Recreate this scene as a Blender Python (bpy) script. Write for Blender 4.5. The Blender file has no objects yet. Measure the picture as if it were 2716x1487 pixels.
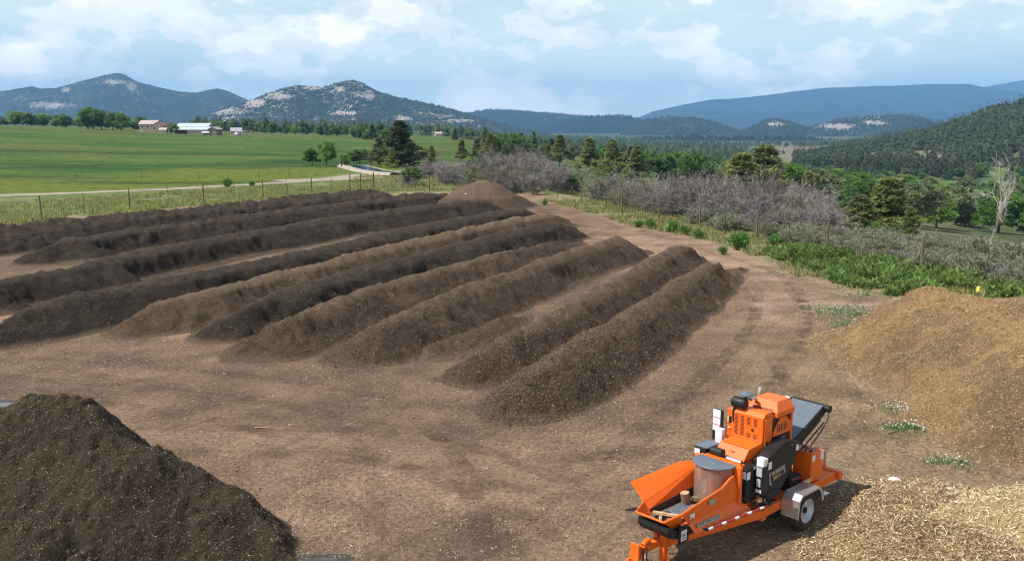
import bpy, bmesh, math, random
import numpy as np
from mathutils import Vector, Matrix
sc = bpy.context.scene
R = math.radians
# ---------------------------------------------------------------- camera
cam = bpy.data.cameras.new('camera'); cam_o = bpy.data.objects.new('camera', cam)
sc.collection.objects.link(cam_o)
cam.sensor_fit = 'HORIZONTAL'; cam.angle = R(60.0); cam.clip_start = 0.1; cam.clip_end = 60000
cam_o.location = (0, 0, 7.5); cam_o.rotation_euler = (R(90 - 9.945), 0, 0)
sc.camera = cam_o
# ---------------------------------------------------------------- sky, sun, exposure
SUN_EL = R(55.0); SUN_DIR = Vector((-.95, -.27, 0)).normalized() * math.cos(SUN_EL); SUN_DIR.z = math.sin(SUN_EL)
w = bpy.data.worlds.new('World'); sc.world = w; w.use_nodes = True
nt = w.node_tree; nt.nodes.clear()
def wn(t, **k):
    n = nt.nodes.new(t)
    for a, b in k.items(): setattr(n, a, b)
    return n
def wmath(op, a, b=None, clamp=False):
    n = wn('ShaderNodeMath', operation=op, use_clamp=clamp)
    for i, v in enumerate((a, b)):
        if v is None: continue
        if isinstance(v, (int, float)): n.inputs[i].default_value = v
        else: nt.links.new(v, n.inputs[i])
    return n.outputs[0]
sky = wn('ShaderNodeTexSky', sky_type='NISHITA', sun_disc=False, sun_elevation=SUN_EL,
         sun_rotation=math.atan2(SUN_DIR.x, SUN_DIR.y), altitude=2000, air_density=1.0, dust_density=1.2, ozone_density=1.5)
tc = wn('ShaderNodeTexCoord')
sep = wn('ShaderNodeSeparateXYZ'); nt.links.new(tc.outputs['Generated'], sep.inputs[0])
def wnoise(scale, detail, rough, vec, off, dist=0.0):
    m = wn('ShaderNodeMapping'); m.inputs['Scale'].default_value = vec; m.inputs['Location'].default_value = off
    nt.links.new(tc.outputs['Generated'], m.inputs['Vector'])
    n = wn('ShaderNodeTexNoise'); n.inputs['Scale'].default_value = scale; n.inputs['Detail'].default_value = detail
    n.inputs['Roughness'].default_value = rough; n.inputs['Distortion'].default_value = dist
    nt.links.new(m.outputs[0], n.inputs['Vector']); return n.outputs['Fac']
def wramp(fac, stops, interp='EASE'):
    r = wn('ShaderNodeValToRGB'); r.color_ramp.interpolation = interp
    e = r.color_ramp.elements
    e[0].position, e[0].color = stops[0][0], stops[0][1]
    e[1].position, e[1].color = stops[-1][0], stops[-1][1]
    for p, c in stops[1:-1]:
        q = e.new(p); q.color = c
    nt.links.new(fac, r.inputs[0]); return r.outputs[0]
g = lambda v: (v, v, v, 1)
veil = wramp(wnoise(2.6, 5, .55, (1, 1, 4.2), (3.1, 1.7, .4), .3), [(.34, g(.66)), (.60, g(.96))])
puff = wramp(wnoise(8.5, 10, .58, (1, 1, 1.75), (1.35, 2.2, .35), .1), [(.475, g(0)), (.505, g(.55)), (.60, g(1))], 'LINEAR')
shade = wramp(wnoise(9.5, 6, .55, (1, 1, 2.4), (6.3, .2, 1.1)), [(.3, g(0)), (.7, g(1))])
def wmix(f, a, b):
    n = wn('ShaderNodeMix', data_type='RGBA')
    for s, v in ((n.inputs['Factor'], f), (n.inputs[6], a), (n.inputs[7], b)):
        if isinstance(v, (tuple, float, int)): s.default_value = v
        else: nt.links.new(v, s)
    return n.outputs[2]
bg_sky = wn('ShaderNodeBackground'); bg_sky.inputs['Strength'].default_value = 0.09
nt.links.new(sky.outputs[0], bg_sky.inputs['Color'])
bg_cl = wn('ShaderNodeBackground'); bg_cl.inputs['Strength'].default_value = 1.0
cloud_col = wmix(puff, wmix(shade, (.62, .72, .655, 1), (.70, .785, .70, 1)), wmix(shade, (.90, .87, .79, 1), (1.16, 1.07, .95, 1)))
# air glow: the sky whitens towards the horizon
glow = wmath('ADD', 1.0, wmath('MULTIPLY', wmath('POWER', 2.718, wmath('MULTIPLY', wmath('MAXIMUM', sep.outputs['Z'], 0.0), -15.0)), 1.15))
nt.links.new(cloud_col, bg_cl.inputs['Color']); nt.links.new(glow, bg_cl.inputs['Strength'])
thin = wmath('DIVIDE', .13, wmath('MAXIMUM', sep.outputs['Z'], .13))          # thin veil: long path near the horizon, short overhead
wide = wmath('DIVIDE', .30, wmath('MAXIMUM', sep.outputs['Z'], .30))
cover = wmath('MAXIMUM', wmath('MULTIPLY', veil, thin), wmath('MULTIPLY', puff, wide))
mixs = wn('ShaderNodeMixShader'); nt.links.new(cover, mixs.inputs[0])
nt.links.new(bg_sky.outputs[0], mixs.inputs[1]); nt.links.new(bg_cl.outputs[0], mixs.inputs[2])
wo = wn('ShaderNodeOutputWorld'); nt.links.new(mixs.outputs[0], wo.inputs['Surface'])
sl = bpy.data.lights.new('sun', 'SUN'); sl.energy = 5.0; sl.angle = R(.53); sl.color = (1, .955, .88)
so = bpy.data.objects.new('sun', sl); sc.collection.objects.link(so)
so.rotation_euler = SUN_DIR.to_track_quat('Z', 'Y').to_euler()
sc.view_settings.view_transform = 'Standard'; sc.view_settings.look = 'None'
sc.view_settings.exposure = 0.45; sc.view_settings.gamma = 1.0; sc.view_settings.use_curve_mapping = False
sc.render.engine = 'CYCLES'
sc.cycles.use_denoising = True; sc.cycles.denoiser = 'OPENIMAGEDENOISE'
sc.cycles.max_bounces = 6; sc.cycles.diffuse_bounces = 3; sc.cycles.transparent_max_bounces = 12
sc.cycles.volume_bounces = 0
sc.cycles.pixel_filter_type = 'BLACKMAN_HARRIS'; sc.cycles.filter_width = 1.15
# ---------------------------------------------------------------- noise and terrain
def _hash(ix, iy, iz, seed):
    h = (ix.astype(np.int64) * 374761393 + iy.astype(np.int64) * 668265263 + iz.astype(np.int64) * 2147483647 + seed * 974634777) & 0xffffffff
    h = ((h ^ (h >> 13)) * 1274126177) & 0xffffffff
    h = ((h ^ (h >> 15)) * 2246822519) & 0xffffffff
    return ((h ^ (h >> 16)) & 0xffffff) / float(0xffffff)
def vnoise(x, y, seed=0):
    x = np.asarray(x, float); y = np.asarray(y, float)
    ix = np.floor(x); iy = np.floor(y); fx = x - ix; fy = y - iy
    fx = fx * fx * fx * (fx * (fx * 6 - 15) + 10); fy = fy * fy * fy * (fy * (fy * 6 - 15) + 10)
    z = np.zeros_like(ix)
    a = _hash(ix, iy, z, seed); b = _hash(ix + 1, iy, z, seed); c = _hash(ix, iy + 1, z, seed); d = _hash(ix + 1, iy + 1, z, seed)
    return (a * (1 - fx) + b * fx) * (1 - fy) + (c * (1 - fx) + d * fx) * fy
def fbm(x, y, oct=4, seed=0, gain=.5):
    s = 0; a = 1; t = 0
    for i in range(oct):
        s = s + a * vnoise(x * 2 ** i + 17.3 * i, y * 2 ** i - 9.1 * i, seed + i * 7); t += a; a *= gain
    return s / t
def sstep(a, b, x):
    t = np.clip((x - a) / (b - a), 0, 1); return t * t * (3 - 2 * t)
def valley_d(x, y):                                   # metres beyond the right-hand fence line
    return np.where(y < 100, (x - 20.7) * .926 + (y - 50.8) * .378, (x - .62 + .10 * (y - 100)) * .926)
def T(x, y):
    x = np.asarray(x, float); y = np.asarray(y, float)
    r = np.hypot(x, y); yy = np.maximum(y, 20.); a = x / yy
    z = 7.0 * np.clip((-.10 - a) / .45, 0, 1.15) * sstep(120, 520, r) * (y > 0)
    z = z * (1 - .9 * sstep(900, 2600, r))
    dv = valley_d(x, y)
    zv = -32 * (1 - np.exp(-np.maximum(dv - 3.5, 0) / 190))
    z = z + zv * sstep(-100, 10, y)
    crest = np.interp(a, [.30, .345, .46, .577, .8, 1.2], [0, 6, 26, 58, 88, 112])
    hill = crest * sstep(400, 860, y) * (1 - sstep(1000, 1900, y)) * (y > 0)
    hill = hill * (1 + .25 * (fbm(x / 90, y / 90, 3, 5) - .5))
    z = z + hill
    n = fbm(x / 14, y / 14, 4, 11) - .5
    z = z + n * (.12 + .9 * sstep(60, 200, np.abs(dv)) * sstep(110, 200, r))
    return z
# ---------------------------------------------------------------- mesh helpers
COL = sc.collection
def mesh_np(name, V, F, mat=None, parent=None, smooth=False, attrs=None):
    V = np.asarray(V, np.float32); F = np.asarray(F, np.int32)
    me = bpy.data.meshes.new(name); k = F.shape[1]
    me.vertices.add(len(V)); me.vertices.foreach_set('co', V.ravel())
    me.loops.add(F.size); me.loops.foreach_set('vertex_index', F.ravel())
    me.polygons.add(len(F)); me.polygons.foreach_set('loop_start', np.arange(0, F.size, k, dtype=np.int32))
    if smooth: me.polygons.foreach_set('use_smooth', np.ones(len(F), bool))
    me.update(calc_edges=True)
    for an, av in (attrs or {}).items():
        av = np.asarray(av, np.float32)
        if av.ndim == 1:
            at_ = me.attributes.new(an, 'FLOAT', 'POINT'); at_.data.foreach_set('value', av)
        else:
            at_ = me.color_attributes.new(an, 'FLOAT_COLOR', 'POINT')
            c4 = np.ones((len(av), 4), np.float32); c4[:, :3] = av; at_.data.foreach_set('color', c4.ravel())
    if mat: me.materials.append(mat)
    return link(name, me, parent)
def link(name, data, parent=None):
    o = bpy.data.objects.new(name, data); COL.objects.link(o)
    if parent: o.parent = parent
    return o
def tag(o, label=None, cat=None, group=None, kind=None):
    for k, v in (('label', label), ('category', cat), ('group', group), ('kind', kind)):
        if v: o[k] = v
    return o
def empty(name, loc=(0, 0, 0), rz=0.0):
    o = bpy.data.objects.new(name, None); COL.objects.link(o); o.location = loc; o.rotation_euler = (0, 0, rz)
    o.empty_display_size = .2
    return o
def copy_tree(o, parent=None):
    c = o.copy(); COL.objects.link(c)
    if parent: c.parent = parent
    for ch in list(o.children): copy_tree(ch, c)
    return c
def grid_faces(nx, ny):
    i, j = np.meshgrid(np.arange(nx - 1), np.arange(ny - 1), indexing='ij')
    a = (i * ny + j).ravel(); return np.stack([a, a + ny, a + ny + 1, a + 1], 1)
class MB:
    """collects solids and links them as one mesh"""
    def __init__(s): s.v = []; s.f = []
    def add(s, vs, fs):
        b = len(s.v); s.v += [tuple(p) for p in vs]; s.f += [tuple(i + b for i in f) for f in fs]; return s
    def box(s, x0, x1, y0, y1, z0, z1):
        return s.add([(x, y, z) for z in (z0, z1) for x, y in ((x0, y0), (x1, y0), (x1, y1), (x0, y1))],
                     [(3, 2, 1, 0), (4, 5, 6, 7), (0, 1, 5, 4), (1, 2, 6, 5), (2, 3, 7, 6), (3, 0, 4, 7)])
    def hexa(s, p):          # 8 points: bottom ring then top ring
        return s.add(p, [(3, 2, 1, 0), (4, 5, 6, 7), (0, 1, 5, 4), (1, 2, 6, 5), (2, 3, 7, 6), (3, 0, 4, 7)])
    def prism(s, poly, axis, a, b):      # polygon in the other two axes, extruded a..b along axis
        def p3(q, w):
            return {'x': (w, q[0], q[1]), 'y': (q[0], w, q[1]), 'z': (q[0], q[1], w)}[axis]
        n = len(poly); vs = [p3(q, a) for q in poly] + [p3(q, b) for q in poly]
        fs = [tuple(range(n)), tuple(range(2 * n - 1, n - 1, -1))] + [(i, i + n, (i + 1) % n + n, (i + 1) % n) for i in range(n)]
        return s.add(vs, fs)
    def plate(s, pts, t):    # planar polygon given thickness t
        P = [Vector(p) for p in pts]; n = (P[1] - P[0]).cross(P[2] - P[0]).normalized() * t
        m = len(P); vs = P + [p + n for p in P]
        return s.add(vs, [tuple(range(m - 1, -1, -1)), tuple(range(m, 2 * m))] + [(i, (i + 1) % m, (i + 1) % m + m, i + m) for i in range(m)])
    def tube(s, pts, r, n=8, cap=True, r1=None):
        P = [Vector(p) for p in pts]; b = len(s.v); m = len(P)
        for i, p in enumerate(P):
            d = (P[min(i + 1, m - 1)] - P[max(i - 1, 0)]).normalized()
            u = d.cross(Vector((0, 0, 1)) if abs(d.z) < .9 else Vector((1, 0, 0))).normalized(); v = d.cross(u)
            rr = r if r1 is None else r + (r1 - r) * i / (m - 1)
            for k in range(n):
                a = 2 * math.pi * k / n; s.v.append(tuple(p + (u * math.cos(a) + v * math.sin(a)) * rr))
        for i in range(m - 1):
            for k in range(n):
                s.f.append((b + i * n + k, b + (i + 1) * n + k, b + (i + 1) * n + (k + 1) % n, b + i * n + (k + 1) % n))
        if cap:
            s.f.append(tuple(b + k for k in range(n))); s.f.append(tuple(b + (m - 1) * n + k for k in range(n - 1, -1, -1)))
        return s
    def lathe(s, prof, c, axis='z', n=24):   # prof: (radius, along) closed by caller
        b = len(s.v); m = len(prof)
        for k in range(n):
            a = 2 * math.pi * k / n; ca, sa = math.cos(a), math.sin(a)
            for r, h in prof:
                q = {'z': (r * ca, r * sa, h), 'y': (r * ca, h, r * sa), 'x': (h, r * ca, r * sa)}[axis]
                s.v.append((c[0] + q[0], c[1] + q[1], c[2] + q[2]))
        for k in range(n):
            k2 = (k + 1) % n
            for i in range(m - 1):
                s.f.append((b + k * m + i, b + k2 * m + i, b + k2 * m + i + 1, b + k * m + i + 1))
        return s
    def build(s, name, mat, parent=None, bevel=0.0, smooth=False):
        me = bpy.data.meshes.new(name); me.from_pydata(s.v, [], s.f)
        bm = bmesh.new(); bm.from_mesh(me); bmesh.ops.recalc_face_normals(bm, faces=bm.faces)
        if bevel: bmesh.ops.bevel(bm, geom=[e for e in bm.edges if len(e.link_faces) == 2 and e.calc_face_angle(0) > .4], offset=bevel, segments=1, affect='EDGES', clamp_overlap=True)
        if smooth:
            for f in bm.faces: f.smooth = True
            for e in bm.edges: e.smooth = len(e.link_faces) == 2 and e.calc_face_angle(0) < .6
        bm.to_mesh(me); bm.free(); me.materials.append(mat)
        return link(name, me, parent)
# ---------------------------------------------------------------- material helpers
class NM:
    def __init__(s, name):
        s.m = bpy.data.materials.new(name); s.m.use_nodes = True; s.t = s.m.node_tree
        s.b = s.t.nodes['Principled BSDF']; s.out = s.t.nodes['Material Output']; s.co = s.n('ShaderNodeTexCoord').outputs['Object']
    def n(s, t, **k):
        x = s.t.nodes.new(t)
        for a, b in k.items(): setattr(x, a, b)
        return x
    def put(s, sock, v):
        if isinstance(v, (int, float)): sock.default_value = v
        elif isinstance(v, tuple): sock.default_value = v if len(v) == 4 or sock.type == 'VECTOR' else v + (1,)
        else: s.t.links.new(v, sock)
    def noise(s, scale, detail=4, rough=.55, vec=None, stretch=None, off=None, dist=0):
        v = vec or s.co
        if stretch or off:
            m = s.n('ShaderNodeMapping'); s.put(m.inputs[0], v)
            if stretch: m.inputs['Scale'].default_value = stretch
            if off: m.inputs['Location'].default_value = off
            v = m.outputs[0]
        x = s.n('ShaderNodeTexNoise'); s.put(x.inputs['Vector'], v); x.inputs['Scale'].default_value = scale
        x.inputs['Detail'].default_value = detail; x.inputs['Roughness'].default_value = rough; x.inputs['Distortion'].default_value = dist
        return x.outputs['Fac']
    def vor(s, scale, feature='F1', out='Distance', vec=None):
        x = s.n('ShaderNodeTexVoronoi', feature=feature); x.inputs['Scale'].default_value = scale; s.put(x.inputs['Vector'], vec or s.co)
        return x.outputs[out]
    def ramp(s, f, stops, interp='LINEAR'):
        r = s.n('ShaderNodeValToRGB'); r.color_ramp.interpolation = interp; e = r.color_ramp.elements
        c = lambda q: (q, q, q, 1) if isinstance(q, (int, float)) else tuple(q) + (1,)
        e[0].position, e[0].color = stops[0][0], c(stops[0][1]); e[1].position, e[1].color = stops[-1][0], c(stops[-1][1])
        for p, q in stops[1:-1]:
            z = e.new(p); z.color = c(q)
        s.put(r.inputs[0], f); return r.outputs[0]
    def mix(s, f, a, b, mode='MIX'):
        x = s.n('ShaderNodeMix', data_type='RGBA', blend_type=mode); s.put(x.inputs['Factor'], f); s.put(x.inputs[6], a); s.put(x.inputs[7], b)
        return x.outputs[2]
    def math(s, op, a, b=0.0, clamp=False):
        x = s.n('ShaderNodeMath', operation=op, use_clamp=clamp); s.put(x.inputs[0], a); s.put(x.inputs[1], b); return x.outputs[0]
    def attr(s, name, out='Color'):
        x = s.n('ShaderNodeAttribute', attribute_name=name); return x.outputs[out]
    def bump(s, h, strength=.5, dist=.05, normal=None):
        x = s.n('ShaderNodeBump'); x.inputs['Strength'].default_value = strength; x.inputs['Distance'].default_value = dist
        s.put(x.inputs['Height'], h)
        if normal: s.put(x.inputs['Normal'], normal)
        return x.outputs[0]
    def done(s, color=None, rough=.9, metal=0.0, normal=None, spec=.3, **k):
        if color is not None: s.put(s.b.inputs['Base Color'], color)
        s.put(s.b.inputs['Roughness'], rough); s.b.inputs['Metallic'].default_value = metal
        s.b.inputs['Specular IOR Level'].default_value = spec
        if normal is not None: s.put(s.b.inputs['Normal'], normal)
        for a, b in k.items(): s.put(s.b.inputs[a.replace('_', ' ')], b)
        return s.m
# ---------------------------------------------------------------- ground sheet
LEFT_FENCE = [(-40.6, 63.99), (-39.68, 67.92), (-37.83, 71.12), (-36.22, 75.0), (-33.9, 78.6), (-31.96, 82.4), (-29.78, 85.75), (-27.74, 88.6), (-25.55, 91.2), (-23.66, 93.6), (-21.62, 96.0), (-19.96, 98.3), (-18.27, 100.4), (-17.3, 101.7), (-15.94, 102.6)]
RIGHT_FENCE = [(-15.94, 102.6), (-12.4, 101.6), (-9.3, 100.4), (-8.76, 100.2), (-3.27, 99.9), (1.39, 98.3), (2.87, 96.6), (4.71, 91.87), (6.77, 87.0), (8.6, 80.4), (9.52, 76.6), (10.49, 73.4), (11.76, 70.6), (12.73, 68.0), (13.84, 64.9), (14.9, 61.6), (16.19, 58.3), (17.3, 54.9), (18.46, 51.6), (19.57, 47.9), (20.63, 44.1), (21.84, 40.3), (22.9, 36.6)]
ROAD = [(-130, 78), (-85, 86), (-55.1, 95.5), (-50.9, 98.3), (-44.2, 103.2), (-36.0, 110.6), (-30.4, 116.2), (-26.9, 122.6), (-24.6, 130.0), (-23.4, 137)]
def poly_dist(x, y, P):
    d = np.full(np.shape(x), 1e9)
    for (x0, y0), (x1, y1) in zip(P[:-1], P[1:]):
        ex, ey = x1 - x0, y1 - y0; t = np.clip(((x - x0) * ex + (y - y0) * ey) / (ex * ex + ey * ey), 0, 1)
        d = np.minimum(d, np.hypot(x - x0 - t * ex, y - y0 - t * ey))
    return d
WEED_EDGE = [(3.0, 92.0), (6.8, 78), (9.4, 66.6), (12.85, 58.9), (13.98, 55.9), (14.6, 48.5), (14.7, 42.2), (15.4, 39.2), (16.5, 38.2), (19, 36.8), (24, 33)]
def weed_s(x, y):                       # > 0 on the weedy side of the yard's right edge
    ex = np.interp(-np.asarray(y), [-p[1] for p in WEED_EDGE], [p[0] for p in WEED_EDGE]); return x - ex
def left_s(x, y): return (x + 31.96) * -.842 + (y - 82.78) * .54
def lerp3(c, d, m): return c * (1 - m[..., None]) + np.array(d) * m[..., None]
def ground_cols(x, y):
    n1 = fbm(x / 9, y / 9, 4, 21); n2 = fbm(x / 2.5, y / 2.5, 3, 31); n3 = fbm(x / 30, y / 12, 4, 41)
    r = np.hypot(x, y)
    c = np.zeros(x.shape + (3,)) + np.array((.190, .126, .084))
    c = lerp3(c, (.260, .174, .122), sstep(.56, .62, n1) * .85)                 # bare reddish clay
    c = lerp3(c, (.118, .080, .053), sstep(.50, .36, n1) * .7)
    chip = sstep(9, 1, poly_dist(x, y, [(8, 14), (11, 20), (12, 27)]))         # chips strewn round the heaps
    c = lerp3(c, (.220, .150, .090), np.clip(chip * (.35 + n2), 0, .85))
    c = lerp3(c, (.100, .074, .052), .6 * sstep(30, 40, y) * sstep(6, 0, poly_dist(x, y, [(4, 43), (-12, 55), (-25, 50)])))
    dirt = np.ones(x.shape)
    ls = left_s(x, y) + (n2 - .5) * 3
    far = (y - 101) + (n2 - .5) * 3
    ws = weed_s(x, y) + (n2 - .5) * 3.2
    g1 = np.maximum(np.maximum(sstep(-2.2, -.2, ls), sstep(-4, 0, far)), sstep(-.5, 1.5, ws) * (y > 34))
    sand = np.maximum.reduce([sstep(-4.5, -2.5, ls), sstep(-9, -5, far) * (x < 14), sstep(-2.5, .5, ws) * (y > 30)])
    c = lerp3(c, (.250, .175, .115), sand * .7)
    grass = lerp3(np.zeros(x.shape + (3,)) + np.array((.115, .150, .042)), (.20, .18, .095), sstep(.42, .62, n1))
    grass = lerp3(grass, (.060, .110, .025), sstep(.55, .7, n2) * .7)
    c = c * (1 - g1[..., None]) + grass * g1[..., None]
    soil2 = sstep(.5, .6, fbm(x / 6, y / 3, 3, 77)) * sstep(1, 2.5, ws) * sstep(9, 5, ws)
    c = lerp3(c, (.30, .20, .125), soil2 * .8)
    dirt *= (1 - g1)
    # hay field beyond the road
    road_d = poly_dist(x, y, ROAD); beyond = sstep(1, 5, np.where(y > np.interp(x, [p[0] for p in ROAD], [p[1] for p in ROAD]), road_d, -road_d)) * (x < -20 + .05 * (y - 137).clip(0)) 
    beyond = np.maximum(beyond, sstep(165, 185, y) * (valley_d(x, y) < 40 + n1 * 30))
    fld = lerp3(np.zeros(x.shape + (3,)) + np.array((.047, .112, .020)), (.075, .140, .024), sstep(.4, .62, n3))
    edge = sstep(.05, .5, 1 - sstep(0, 60, road_d) + (n3 - .5) * .8)
    fld = lerp3(fld, (.150, .175, .030), edge * .85)
    band = sstep(.54, .66, fbm(x / 160, y / 26, 4, 55)) * sstep(150, 260, r)
    fld = lerp3(fld, (.150, .155, .052), band * .7)
    fld = lerp3(fld, (.115, .135, .045), sstep(380, 470, r) * .7)
    fld = lerp3(fld, (.022, .062, .016), sstep(.5, .68, fbm(x / 40, y / 9, 4, 97)) * .75 * sstep(330, 230, r))
    fld = lerp3(fld, (.15, .16, .07), sstep(.62, .72, fbm(x / 22, y / 5, 4, 99)) * .6)
    fld = fld * np.array((.68, .72, .46))
    c = c * (1 - beyond[..., None]) + fld * beyond[..., None]
    dirt *= (1 - beyond)
    # valley and hillside
    v = sstep(2, 10, valley_d(x, y)) * (1 - beyond) * sstep(20, 30, y)
    val = lerp3(np.zeros(x.shape + (3,)) + np.array((.060, .078, .032)), (.125, .115, .070), sstep(.5, .62, n1))
    val = lerp3(val, (.085, .150, .035), sstep(.55, .62, fbm(x / 60, y / 60, 2, 91)) * sstep(150, 250, r))
    hl = sstep(480, 640, y) * sstep(.25, .32, x / np.maximum(y, 20))
    val = lerp3(val, (.185, .145, .105), hl * (.6 + .4 * sstep(.45, .62, n1)))
    c = c * (1 - v[..., None]) + val * v[..., None]
    c = lerp3(c, (.05, .07, .035), sstep(1500, 2500, r) * .8)
    return c, dirt * (1 - v)
u = np.linspace(-math.asinh(13000 / 14), math.asinh(13000 / 14), 470); vv = np.linspace(-math.asinh(230 / 14), math.asinh(16500 / 14), 470)
gx, gy = np.meshgrid(14 * np.sinh(u), 30 + 14 * np.sinh(vv), indexing='ij')
gz = T(gx, gy)
gc, gd = ground_cols(gx, gy)
road_d = poly_dist(gx, gy, ROAD)
gm = NM('ground')
base = gm.attr('Col'); dirt = gm.attr('dirt', 'Fac')
big = gm.noise(.55, 5, .6); fine = gm.noise(9, 6, .7); grit = gm.noise(34, 3, .7)
var = gm.ramp(big, [(.32, .62), (.68, 1.34)]); var2 = gm.ramp(fine, [(.30, .42), (.70, 1.55)])
col = gm.mix(1.0, gm.mix(1.0, base, var, 'MULTIPLY'), var2, 'MULTIPLY')
spk = gm.vor(17, vec=gm.n('ShaderNodeMapping').outputs[0]) if False else gm.vor(15)
spk = gm.ramp(spk, [(.10, 1), (.19, 0)])
spk = gm.math('MULTIPLY', spk, gm.math('MULTIPLY', gm.ramp(gm.noise(.35, 3), [(.42, 0), (.62, .75)]), dirt))
col = gm.mix(spk, col, (.30, .225, .14))
# ruts left by loaders, running along the rows
rv = gm.n('ShaderNodeMapping'); rv.inputs['Rotation'].default_value = (0, 0, R(31)); gm.put(rv.inputs[0], gm.co)
rut = gm.noise(1.0, 4, .6, vec=rv.outputs[0], stretch=(2.1, .10, 1))
col = gm.mix(gm.math('MULTIPLY', dirt, gm.ramp(rut, [(.30, .5), (.43, 0)])), col, (.085, .058, .040))
hgt = gm.math('ADD', gm.math('MULTIPLY', fine, .5), gm.math('ADD', gm.math('MULTIPLY', grit, .25), gm.math('MULTIPLY', rut, 1.2)))
ground_mat = gm.done(col, .95, normal=gm.bump(hgt, .8, .09), spec=.15)
ground = mesh_np('ground', np.stack([gx, gy, gz], -1).reshape(-1, 3), grid_faces(*gx.shape), ground_mat, smooth=True,
                 attrs={'Col': gc.reshape(-1, 3), 'dirt': gd.ravel()})
tag(ground, kind='structure')
# ---------------------------------------------------------------- farm track, canal
def strip(name, P, wl, wr, mat, lift=.05, step=1.5, wob=.35, seed=0):
    P = np.array(P, float); seg = np.hypot(*np.diff(P, axis=0).T); s = np.concatenate([[0], np.cumsum(seg)])
    q = np.arange(0, s[-1], step); cx = np.interp(q, s, P[:, 0]); cy = np.interp(q, s, P[:, 1])
    for _ in range(6): cx[1:-1] = (cx[:-2] + cx[1:-1] * 2 + cx[2:]) / 4; cy[1:-1] = (cy[:-2] + cy[1:-1] * 2 + cy[2:]) / 4
    tx, ty = np.gradient(cx), np.gradient(cy); L = np.hypot(tx, ty); nx, ny = -ty / L, tx / L
    m = 9; V = []
    for i, k in enumerate(np.linspace(-1, 1, m)):
        wd = (wl if k > 0 else wr) + wob * (vnoise(q / 3, q * 0 + (k > 0) * 9, seed) - .5) * 2
        X, Y = cx + nx * wd * k, cy + ny * wd * k; V.append(np.stack([X, Y, T(X, Y) + lift * (1 - .9 * k ** 4)], -1))
    V = np.stack(V, 1); return mesh_np(name, V.reshape(-1, 3), grid_faces(len(q), m), mat, smooth=True)
rm = NM('track_gravel')
road_mat = rm.done(rm.mix(rm.ramp(rm.noise(.5, 5, .6), [(.35, 0), (.65, 1)]), (.24, .19, .15), (.34, .28, .23)), .95, normal=rm.bump(rm.noise(8, 4), .4, .05))
tag(strip('farm_track', ROAD, 1.3, 1.3, road_mat, seed=3), kind='structure')
tag(strip('gravel_turnout', [(-31, 119), (-27, 124), (-22, 127.5), (-17.5, 129.5)], 3.0, 2.4, road_mat, lift=.07, wob=.9, seed=8), kind='structure')
cm = NM('canal_lining')
conc = cm.done(cm.mix(cm.ramp(cm.noise(.8, 5), [(.35, 0), (.65, 1)]), (.25, .215, .175), (.36, .315, .265)), .9)
CANAL = [(-28.9, 164), (-25.6, 154), (-22.2, 145), (-18.6, 138.4), (-16.0, 135.6)]
def canal():
    P = np.array(CANAL, float); s = np.concatenate([[0], np.cumsum(np.hypot(*np.diff(P, axis=0).T))]); q = np.linspace(0, s[-1], 40)
    cx, cy = np.interp(q, s, P[:, 0]), np.interp(q, s, P[:, 1])
    for _ in range(8): cx[1:-1] = (cx[:-2] + cx[1:-1] * 2 + cx[2:]) / 4; cy[1:-1] = (cy[:-2] + cy[1:-1] * 2 + cy[2:]) / 4
    tx, ty = np.gradient(cx), np.gradient(cy); L = np.hypot(tx, ty); nx, ny = -ty / L, tx / L
    prof = [(-2.6, .0), (-2.2, .16), (-1.8, .18), (-1.3, .06), (1.2, .06), (2.2, .40), (2.8, .43), (3.4, .02)]   # + is the far (right) bank
    V = np.stack([np.stack([cx - nx * o, cy - ny * o, T(cx, cy) + h], -1) for o, h in prof], 1)
    root = empty('canal', (0, 0, 0)); tag(root, kind='structure')
    mesh_np('canal_lining', V.reshape(-1, 3), grid_faces(40, len(prof)), conc, root, smooth=False)
    wm = NM('canal_water'); wmat = wm.done((.06, .11, .15), .08, normal=wm.bump(wm.noise(2.2, 3), .15, .05), spec=.5)
    W = np.stack([np.stack([cx - nx * o, cy - ny * o, T(cx, cy) + .14], -1) for o in (-1.62, 1.36)], 1)
    mesh_np('canal_water', W.reshape(-1, 3), grid_faces(40, 2), wmat, root)
    # trash rack and headgate posts across the canal
    return root
canal()
# tyre tracks pressed into the yard
trm = NM('tyre_track'); tn = trm.noise(1.4, 5, .6); tl = trm.noise(11, 3, .6)
tcol = trm.mix(trm.ramp(tl, [(.4, 0), (.6, 1)]), (.070, .048, .033), (.150, .102, .068))
TRACKM = trm.done(tcol, .95, normal=trm.bump(tl, .9, .06), spec=.1, Alpha=trm.ramp(trm.math('ADD', tn, trm.math('MULTIPLY', tl, .25)), [(.52, 0), (.80, .32)]))
def track(P, gauge=1.9, w_=.24):
    P = np.array(P, float); d = np.gradient(P, axis=0); L = np.hypot(d[:, 0], d[:, 1]); nx, ny = -d[:, 1] / L, d[:, 0] / L
    for s in (-.5, .5): tag(strip('tyre_track', np.stack([P[:, 0] + nx * gauge * s, P[:, 1] + ny * gauge * s], -1), w_, w_, TRACKM, lift=.014, step=.4, wob=.05, seed=4), kind='structure')
track([(1.0, 15.5), (4.0, 20.0), (7.2, 26.5), (10.2, 33.0), (12.2, 39.5), (12.6, 46.0), (10.6, 54.0)]); track([(2.6, 18.3), (5.6, 23.4), (8.6, 29.0), (11.0, 35.0), (12.0, 42.0)], 2.1)
track([(-14.0, 25.6), (-8.0, 23.2), (-2.0, 19.8), (1.5, 16.2), (3.0, 12.0)]); track([(-16.0, 27.2), (-9.0, 25.4), (-4.0, 23.2), (-2.0, 18.5), (-1.2, 13)], 2.0)
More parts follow.
